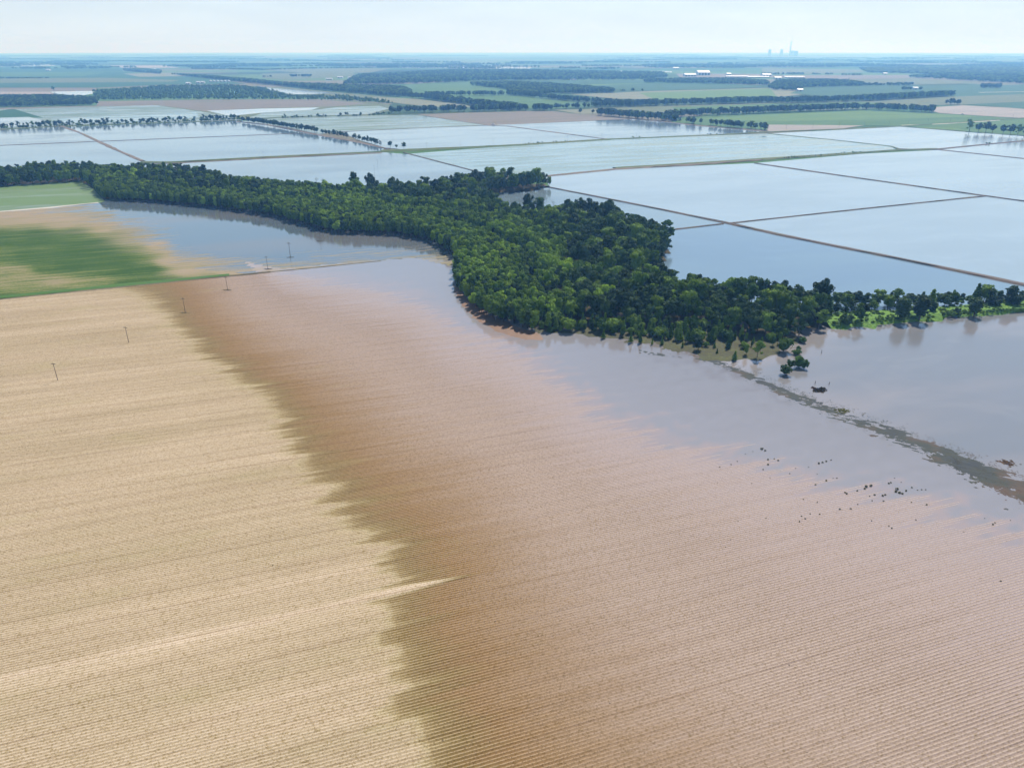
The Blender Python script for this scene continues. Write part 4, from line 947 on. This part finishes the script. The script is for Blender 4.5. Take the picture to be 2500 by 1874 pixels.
def deb_line(wpx, n, s, x0=0, x1=9999, off=0):
    for _ in range(n):
        i = rd.randrange(len(DL) - 1); a, b = DL[i], DL[i + 1]; t = rd.random(); x = a[0] + (b[0] - a[0]) * t; y = a[1] + (b[1] - a[1]) * t
        if not x0 < x < x1: continue
        gr = (x - 1700) / 900; x += rd.gauss(0, 1) * 12; y += off * (.4 + gr) + rd.gauss(0, 1) * wpx * (.35 + .9 * gr)
        X, Y = g(x, y)
        if vnoise(np.array([(X + Y) / 9]), np.array([(Y - X) / 3]), 51)[0] < -.35: continue
        deb.append((X, Y, rd.uniform(*s)))
deb_line(10, 5000, (.10, .32)); deb_line(3, 1300, (.12, .4), off=-26); deb_line(14, 1500, (.12, .35), 1700, 2200, 4); deb_line(11, 1500, (.4, 1.3), 2270, 2560, 4); deb_line(9, 300, (.2, .6), 1700, 1950, 0)
HF[0] = .3; V, F = flats(deb, rd); HF[0] = 1.0; o = mesh_obj('floating_debris', V, F, mat_debris('debris', (.02, .022, .02), (.045, .05, .025), (.10, .055, .03)))
tag(o, 'long line of dark plant debris floating between two flooded fields', 'debris', kind='stuff')
wm = mat_plain('weed_brown_green', (.11, .10, .035), .85, .4, .6)
cl = [(1860, 1096, 9), (1868, 1100, 6), (1875, 1122, 6), (1900, 1124, 6), (1890, 1120, 4), (1875, 1134, 6), (1999, 1131, 7), (2008, 1129, 6), (2017, 1126, 6), (2029, 1123, 4), (2115, 1188, 9), (2126, 1186, 9), (2111, 1193, 7), (2067, 1205, 7), (2063, 1202, 5), (2093, 1198, 6), (2190, 1194, 9), (2187, 1200, 9), (2196, 1203, 9), (2203, 1205, 7), (2135, 1208, 6), (2155, 1210, 7), (2161, 1208, 6), (2123, 1211, 4), (2170, 1180, 6), (2175, 1178, 5), (2212, 1198, 7), (2226, 1190, 5), (2240, 1196, 4), (2250, 1195, 4), (2260, 1195, 4), (2157, 1223, 5), (2129, 1222, 4), (2262, 1232, 6), (2225, 1226, 4), (2050, 1243, 6), (2077, 1242, 6), (2094, 1231, 4), (2001, 1255, 5), (1957, 1260, 5), (1966, 1266, 5), (1952, 1273, 5), (1978, 1254, 4), (1870, 1265, 4), (1802, 1272, 3), (2017, 1173, 6), (1991, 1183, 5), (1995, 1157, 3), (1928, 1156, 4), (1863, 1146, 4), (1995, 1226, 4), (2043, 1167, 4), (2034, 1167, 3), (1961, 1219, 4), (1785, 1134, 4), (1757, 1140, 4), (1800, 1126, 4), (1820, 1108, 3), (1838, 1102, 3), (2177, 1289, 5), (2170, 1284, 4), (2128, 1271, 4), (2236, 1269, 4), (2424, 1280, 6), (2429, 1276, 4), (2404, 1265, 3), (2443, 1418, 5), (2353, 1298, 3), (2467, 1270, 3), (1784, 1317, 3), (1772, 1335, 3), (1942, 1143, 3), (1974, 1140, 3), (2184, 1167, 3), (2200, 1177, 3), (1835, 1180, 3), (1880, 1166, 3)]
def clump_mesh(seed):
    rnd = np.random.default_rng(seed); V, F = leaf_cloud([(0, 0, .3, .42, .34, 40), (.25, .1, .22, .25, .22, 18), (-.2, -.15, .2, .28, .2, 18)], .11, rnd); me = np_mesh('weed_clump', V, F); me.materials.append(wm); return me
CMx = [clump_mesh(i) for i in range(5)]
for i, (x, y, s) in enumerate(cl):
    X, Y = g(x, y); o = bpy.data.objects.new('weed_clump', CMx[i % 5]); col.objects.link(o); m_ = s * px_m(Y) * .88
    o.location = (X, Y, 0.02); o.scale = (m_, m_, m_ * .8); o.rotation_euler = (0, 0, i * 1.7)
    big = 'larger olive' if s > 6 else 'small dark'
    part = 'among the main scatter on the flooded rows at right' if 1980 < x < 2290 else ('at the upper left of the scatter near the open water' if x <= 1980 and y < 1240 else ('on the wet rows in front of the scatter' if x <= 2290 else 'far right beyond the main scatter of clumps'))
    tag(o, f'{big} weed clump {part}', 'weeds', f'{big} weed clumps {part}')
# clods and tufts in the dry rows, as stuff
sp = []
for _ in range(420):
    x, y = rd.uniform(-20, 2500), rd.uniform(900, 1874)
    X, Y = g(x, y); zz = float(field_z(np.array([[X, Y]]))[0])
    if zz > .05: sp.append((X, Y, rd.uniform(.08, .2) * (1.6 if rd.random() < .12 else 1), zz))
V = []; F = []
for X, Y, s, zz in sp:
    v, f = flats([(X, Y, s)], rd); k = len(V); V += [(a, b, c + zz) for a, b, c in v]; F += [tuple(q + k for q in ff) for ff in f]
o = mesh_obj('soil_clods', V, F, mat_plain('clod', (.09, .07, .045), .9, .3, 1)); tag(o, 'scattered dark clods and tufts on the ploughed rows', 'clods', kind='stuff')
# snag island in the flood
X, Y = g(2001, 952)
v, f = flats([(X + rd.uniform(-3, 3.5), Y + rd.uniform(-2, 2.5), rd.uniform(.4, 1.3)) for _ in range(46)], rd)
o = mesh_obj('driftwood_heap', [(a - X, b - Y, c * 2.4) for a, b, c in v], f, mat_debris('drift', (.08, .07, .03), (.12, .11, .04), (.16, .08, .05))); o.location = (X, Y, 0)
tag(o, 'heap of brown and olive driftwood in the flood below the island of bushes', 'driftwood')
for x, y, hp, lab in [(1990, 936, 9, 'short dark snag upright in the flood just above the driftwood heap'), (2024, 938, 8, 'reddish broken snag right of the driftwood heap'), (2006, 861, 8, 'thin post stub alone in the brown flood')]:
    X, Y = g(x, y); me = trunk_mesh('snag', 1, .12, 3, x, .3); me.materials.append(M['bark']); o = bpy.data.objects.new('snag', me); col.objects.link(o); h = hp * px_m(Y) * .8
    o.location = (X, Y, 0); o.scale = (h, h, h); o.rotation_euler = (0, .15, x); tag(o, lab, 'snag')
for x, y, a, lab in [(2058, 1002, 1, 'olive floating mat at the upper end of the debris line'), (2460, 1130, 1, 'rusty green floating mat beside the lower debris line')]:
    X, Y = g(x, y); v, f = flats([(X + rd.gauss(0, 1.7), Y + rd.gauss(0, 1.1), rd.uniform(.3, .9)) for _ in range(60)], rd)
    o = mesh_obj('weed_mat', [(p - X, q - Y, c) for p, q, c in v], f, mat_debris('mat', (.10, .09, .02), (.15, .15, .03), (.17, .09, .04))); o.location = (X, Y, 0); tag(o, lab, 'weed mat')

# ------------------------------------------------------------------ power poles
def pole_mesh(r0, r1, h):
    V = []; F = []; n = 8
    for j in range(6):
        z = h * j / 5; r = r0 + (r1 - r0) * j / 5
        for i in range(n): a = 6.2832 * i / n; V.append((r * math.cos(a), r * math.sin(a), z))
    for j in range(5):
        for i in range(n): a = j * n + i; b = j * n + (i + 1) % n; F.append((a, b, b + n, a + n))
    F.append(tuple(range(5 * n, 6 * n))); me = bpy.data.meshes.new('pole'); me.from_pydata(V, [], F); me.update(); return me
def box_mesh(name, x0, x1, y0, y1, z0, z1):
    me = bpy.data.meshes.new(name); me.from_pydata([(x0, y0, z0), (x1, y0, z0), (x1, y1, z0), (x0, y1, z0), (x0, y0, z1), (x1, y0, z1), (x1, y1, z1), (x0, y1, z1)], [], [(0, 3, 2, 1), (4, 5, 6, 7), (0, 1, 5, 4), (1, 2, 6, 5), (2, 3, 7, 6), (3, 0, 4, 7)]); me.update(); return me
POLE_H = 9.6
pm = pole_mesh(.15, .10, POLE_H); pm.materials.append(M['wood'])
xm = box_mesh('crossarm', -1.25, 1.25, -.09, .09, POLE_H - .75, POLE_H - .52); xm.materials.append(M['wood'])
im = pole_mesh(.07, .045, .25); im.materials.append(M['insul'])
proto_pole = None
def power_pole(x, y, lab, group=None, s=1.0, rz=0.0, z=0.0):
    global proto_pole
    X, Y = g(x, y)
    if proto_pole is None:
        t = empty('utility_pole', (X, Y, z), rz, s)
        for nm, me in (('pole', pm), ('crossarm', xm)):
            o = bpy.data.objects.new(nm, me); col.objects.link(o); o.parent = t
        ca = o
        for q in (-1.1, -.45, 1.1): o = bpy.data.objects.new('insulator', im); col.objects.link(o); o.parent = ca; o.location = (q, 0, POLE_H - .52)
        proto_pole = t
    else: t = copy_tree(proto_pole, (X, Y, z), rz, (s, s, s))
    tag(t, lab, 'power pole', group); return t
near = [(142, 931, 'nearest utility pole, leftmost in the dry ploughed field', .5), (315, 839, 'second nearest utility pole in the dry ploughed field', .5), (453, 765, 'third utility pole, at the edge of dry and damp soil', .4), (556, 709, 'utility pole on the damp brown soil just below the green field', .25), (654, 657, 'utility pole on the grassy boundary at the water edge', .2),
        (709, 628, 'tall utility pole standing in the flooded corner with a weed mound', 0), (782, 588, 'utility pole standing in water close to the dark edge of the wood', 0)]
mk_w = mat_plain('weed_ring', (.10, .085, .04), .9, .4, .8)
for i, (x, y, lab, z) in enumerate(near):
    power_pole(x, y, lab, None, (1.0, 1.02, 1.03, 1.0, 1.0, 1.25, .8)[i], R(-12), z)
    X, Y = g(x, y); v, f = flats([(X + rd.gauss(0, 1.5), Y + rd.gauss(0, .5), rd.uniform(.25, .5)) for _ in range(60)], rd)
    o = mesh_obj('weed_patch', [(a - X, b - Y, c + .08) for a, b, c in v], f, mk_w); o.location = (X, Y, z); tag(o, 'dark weeds round the foot of the ' + ['nearest pole', 'second nearest pole', 'third pole on the dry soil', 'pole below the green field', 'pole on the boundary', 'tall pole in the flood', 'pole nearest the wood'][i], 'weeds')
for x, y, lab in [(643, 382, 'pole on the long green bank, leftmost'), (782, 374, 'pole on the long green bank, second from left'), (900, 369, 'pole beside the row end on the green bank'), (930, 389, 'pole standing in water below the green bank junction'), (922, 404, 'faint pole in the water between two others below the bank junction'), (914, 419, 'faint pole in the water nearest the wood, in line with two others'), (957, 337, 'pole in the bright flooded field above the end of the slanting row')]:
    power_pole(x, y, lab, None, .85, R(-12))
farp = [(1042, 362), (1124, 357), (1204, 352), (1296, 349), (1385, 343), (1469, 337), (1553, 337), (1631, 331), (1707, 328), (1780, 322), (1919, 316), (1984, 313), (2048, 311), (2110, 307), (2170, 306), (2217, 303), (2265, 300), (2320, 297), (2371, 294), (2422, 291), (2472, 288)]
for x, y in farp: power_pole(x, y + 1, 'small distant utility pole in the long line beside the green bank', 'poles in a line along the long green bank', 1.0, R(-12))

# ------------------------------------------------------------------ far buildings
def shed(x, y, wpx, hpx, depth, lab, roof='metal_white', wallm='metal_white', cat='farm building', name='metal_shed', doors=2):
    X, Y = g(x, y); m = px_m(Y); w = wpx * m; h = max(hpx * m, 4.0); e = h * .72
    t = empty(name, (X, Y, 0), 0); d = depth
    me = box_mesh('wall', -w / 2, w / 2, 0, d, -.5, e); me.materials.append(M[wallm]); o = bpy.data.objects.new('wall', me); col.objects.link(o); o.parent = t
    V = [(-w / 2 - .4, -.5, e), (w / 2 + .4, -.5, e), (w / 2 + .4, d + .5, e), (-w / 2 - .4, d + .5, e), (-w / 2 - .4, d / 2, h + d * .06), (w / 2 + .4, d / 2, h + d * .06)]
    o = mesh_obj('roof', V, [(0, 1, 5, 4), (2, 3, 4, 5), (0, 4, 3), (1, 2, 5), (0, 3, 2, 1)], M[roof], t); o.location.z = .01
    for i in range(doors):
        c = -w / 2 + w * (i + .5) / doors; me = box_mesh('door', c - w * .08, c + w * .08, -.12, .0, 0, e * .8); me.materials.append(M['door_dark']); o = bpy.data.objects.new('door', me); col.objects.link(o); o.parent = t
    tag(t, lab, cat); return t
shed(116, 173, 8, 3, 30, 'tiny white shed alone far left on the green plain'); shed(367, 171, 6, 2.5, 25, 'left of two tiny white sheds by a far wood', doors=1); shed(377, 171, 5, 2.5, 25, 'right of two tiny white sheds by a far wood', doors=1)
shed(458, 206, 9, 3.5, 25, 'small white shed left of the white barns by the grain bins'); shed(483, 204, 8, 4, 20, 'left white barn near the row of grain bins'); shed(494, 204, 7, 4, 20, 'right white barn near the row of grain bins')
shed(803, 195, 14, 3, 22, 'long low white shed in the hazy hamlet left of centre', doors=3); shed(830, 191, 12, 3, 22, 'white shed behind the long low one in the hazy hamlet'); shed(853, 192, 7, 3, 18, 'small white shed in the hazy hamlet'); shed(867, 192, 5, 3, 16, 'smallest white shed at the right of the hazy hamlet', doors=1)
shed(966, 203, 6, 2.5, 18, 'tiny white shed at the foot of the big far wood', doors=1); shed(1129, 168, 7, 2.5, 40, 'tiny white shed on the far shore above the big wood')
shed(1651, 169, 13, 3, 60, 'long pale shed at the back of the far industrial site', doors=3); shed(1686, 187, 26, 5, 60, 'wide white warehouse left of the largest one', doors=4); shed(1719, 184, 27, 8, 90, 'largest white warehouse of the far industrial site', doors=4, cat='warehouse')
shed(1780, 184, 10, 4, 40, 'small tall white warehouse right of the largest one'); shed(1800, 189, 50, 2.6, 25, 'very long low white shed, left of the pair in the far site', doors=9); shed(1852, 190, 48, 2.6, 25, 'very long low white shed, right of the pair in the far site', doors=9)
shed(1873, 186, 20, 4, 50, 'white roofed hall above the long low sheds', doors=3); shed(1900, 193, 15, 4, 30, 'bright white hall by the far hazy trees'); shed(1930, 190, 26, 2.5, 30, 'long thin white shed left of its twin near the far trees', doors=4); shed(1955, 190, 18, 2.5, 30, 'shorter thin white shed near the far trees', doors=3)
shed(1827, 205, 26, 4, 30, 'white farm shed in front of the far industrial trees', doors=4); shed(1861, 206, 18, 4, 30, 'second white farm shed in front of the far industrial trees', doors=3)
shed(1954, 223, 12, 5, 18, 'bright white house at the edge of the far trees on the olive field', doors=1, cat='house', name='farmhouse'); shed(2236, 219, 11, 5, 18, 'white house among trees on the right far fields', doors=1, cat='house', name='farmhouse', roof='metal_grey')
shed(2162, 182, 9, 3, 25, 'small white house on the pinkish far strip at right', doors=1); shed(2187, 162, 5, 2.5, 40, 'tiny white speck of a shed high on the right plain', doors=1)
shed(1400, 196, 14, 2, 20, 'thin pale shed at the foot of the big far wood', doors=2)
# grain bins
for i in range(6):
    x = 514 + i * 9.0; X, Y = g(x, 201); m = px_m(Y); r = 3.2 * m; e = 3.0 * m
    t = empty('grain_bin', (X, Y, 0)); n = 16; V = []; F = []
    for z in (-.3, e):
        for k in range(n): a = 6.2832 * k / n; V.append((r * math.cos(a), r * math.sin(a), z))
    for k in range(n): F.append((k, (k + 1) % n, n + (k + 1) % n, n + k))
    mesh_obj('bin_wall', V, F, M['metal_white'], t)
    V = [(1.05 * r * math.cos(6.2832 * k / n), 1.05 * r * math.sin(6.2832 * k / n), e) for k in range(n)] + [(0, 0, e + r * .6)]; F = [(k, (k + 1) % n, n) for k in range(n)]; F.append(tuple(range(n - 1, -1, -1)))
    mesh_obj('bin_roof', V, F, M['metal_grey'], t)
    tag(t, ['leftmost white grain bin of the row of six', 'second grain bin from the left in the row of six', 'third grain bin from the left in the row of six', 'fourth grain bin from the left in the row of six', 'fifth grain bin from the left in the row of six', 'rightmost white grain bin of the row of six'][i], 'grain bin')
# power station on the horizon
def at_h(px_, D):
    a = (px_ - 1250) / FPX * CP; return (a * D, D)
X, Y = at_h(1937, 20000)
def cyl(name, segs, mat, parent, loc=(0, 0, 0), n=20):
    V = []; F = []
    for r, z in segs:
        for k in range(n): a = 6.2832 * k / n; V.append((r * math.cos(a), r * math.sin(a), z))
    for j in range(len(segs) - 1):
        for k in range(n): F.append((j * n + k, j * n + (k + 1) % n, (j + 1) * n + (k + 1) % n, (j + 1) * n + k))
    F.append(tuple(range((len(segs) - 1) * n, len(segs) * n))); o = mesh_obj(name, V, F, mat, parent, True); o.location = loc; return o
t = empty('power_station', (X, Y, 0)); cyl('chimney', [(22, 0), (16, 100), (12, 345)], M['concrete'], t, (-75, 0, 0))
me = box_mesh('boiler_house', -60, 30, 0, 90, 0, 130); me.materials.append(M['concrete']); o = bpy.data.objects.new('boiler_house', me); col.objects.link(o); o.parent = t
me = box_mesh('turbine_hall', 30.5, 130, 5, 85, 0, 122); me.materials.append(M['metal_grey']); o = bpy.data.objects.new('turbine_hall', me); col.objects.link(o); o.parent = t
tag(t, 'faint power station with one tall thin chimney on the hazy horizon', 'power station')
for px_, lab in ((1880, 'faint left cooling tower on the hazy horizon'), (1909, 'faint right cooling tower beside the power station on the horizon')):
    X, Y = at_h(px_, 20000); o = cyl('cooling_tower', [(52, 0), (42, 60), (35, 110), (34, 130), (37, 156)], M['concrete'], None, (X, Y, 0)); tag(o, lab, 'cooling tower')
# two tiny vehicles on the field tracks
def truck(x, y, lab):
    X, Y = g(x, y); t = empty('pickup_truck', (X, Y, .1), R(-18), 1.5)
    for nm, b, mk in (('body', (-2.6, 2.6, -.95, .95, .4, 1.1), 'metal_white'), ('cab', (-.9, 1.0, -.85, .85, 1.1, 1.8), 'metal_white')):
        me = box_mesh(nm, *b); me.materials.append(M[mk]); o = bpy.data.objects.new(nm, me); col.objects.link(o); o.parent = t
        bv = o.modifiers.new('b', 'BEVEL'); bv.width = .12; bv.segments = 2
    for q in (-1.6, 1.6):
        for s in (-.9, .9): o = cyl('wheel', [(.4, -.12), (.4, .12)], M['door_dark'], t, (q, s, .4), 12); o.rotation_euler = (R(90), 0, 0)
    tag(t, lab, 'truck')
truck(1204, 305, 'white pickup at the corner of the far brown field'); truck(2349, 280, 'white pickup at the edge of the pale bare field on the right')

# ------------------------------------------------------------------ haze
def haze():
    me = box_mesh('haze', -44000, 44000, -900, 44000, -2.2, 362.0)
    k = NT('haze_air'); k.n.remove(k.b); v = k.new('ShaderNodeVolumePrincipled'); v.inputs['Color'].default_value = (.21, .50, 1.0, 1); v.inputs['Absorption Color'].default_value = (1, 1, 1, 1); v.inputs['Density'].default_value = .000125
    v.inputs['Anisotropy'].default_value = .25
    k.link(v.outputs[0], k.out.inputs['Volume']); me.materials.append(k.m)
    o = bpy.data.objects.new('haze', me); col.objects.link(o); tag(o, kind='stuff'); return o
haze()
print('trees', len(rec), len(single), 'row', n1, n2, n3, 'far', len(far), 'field verts', len(field.data.vertices))
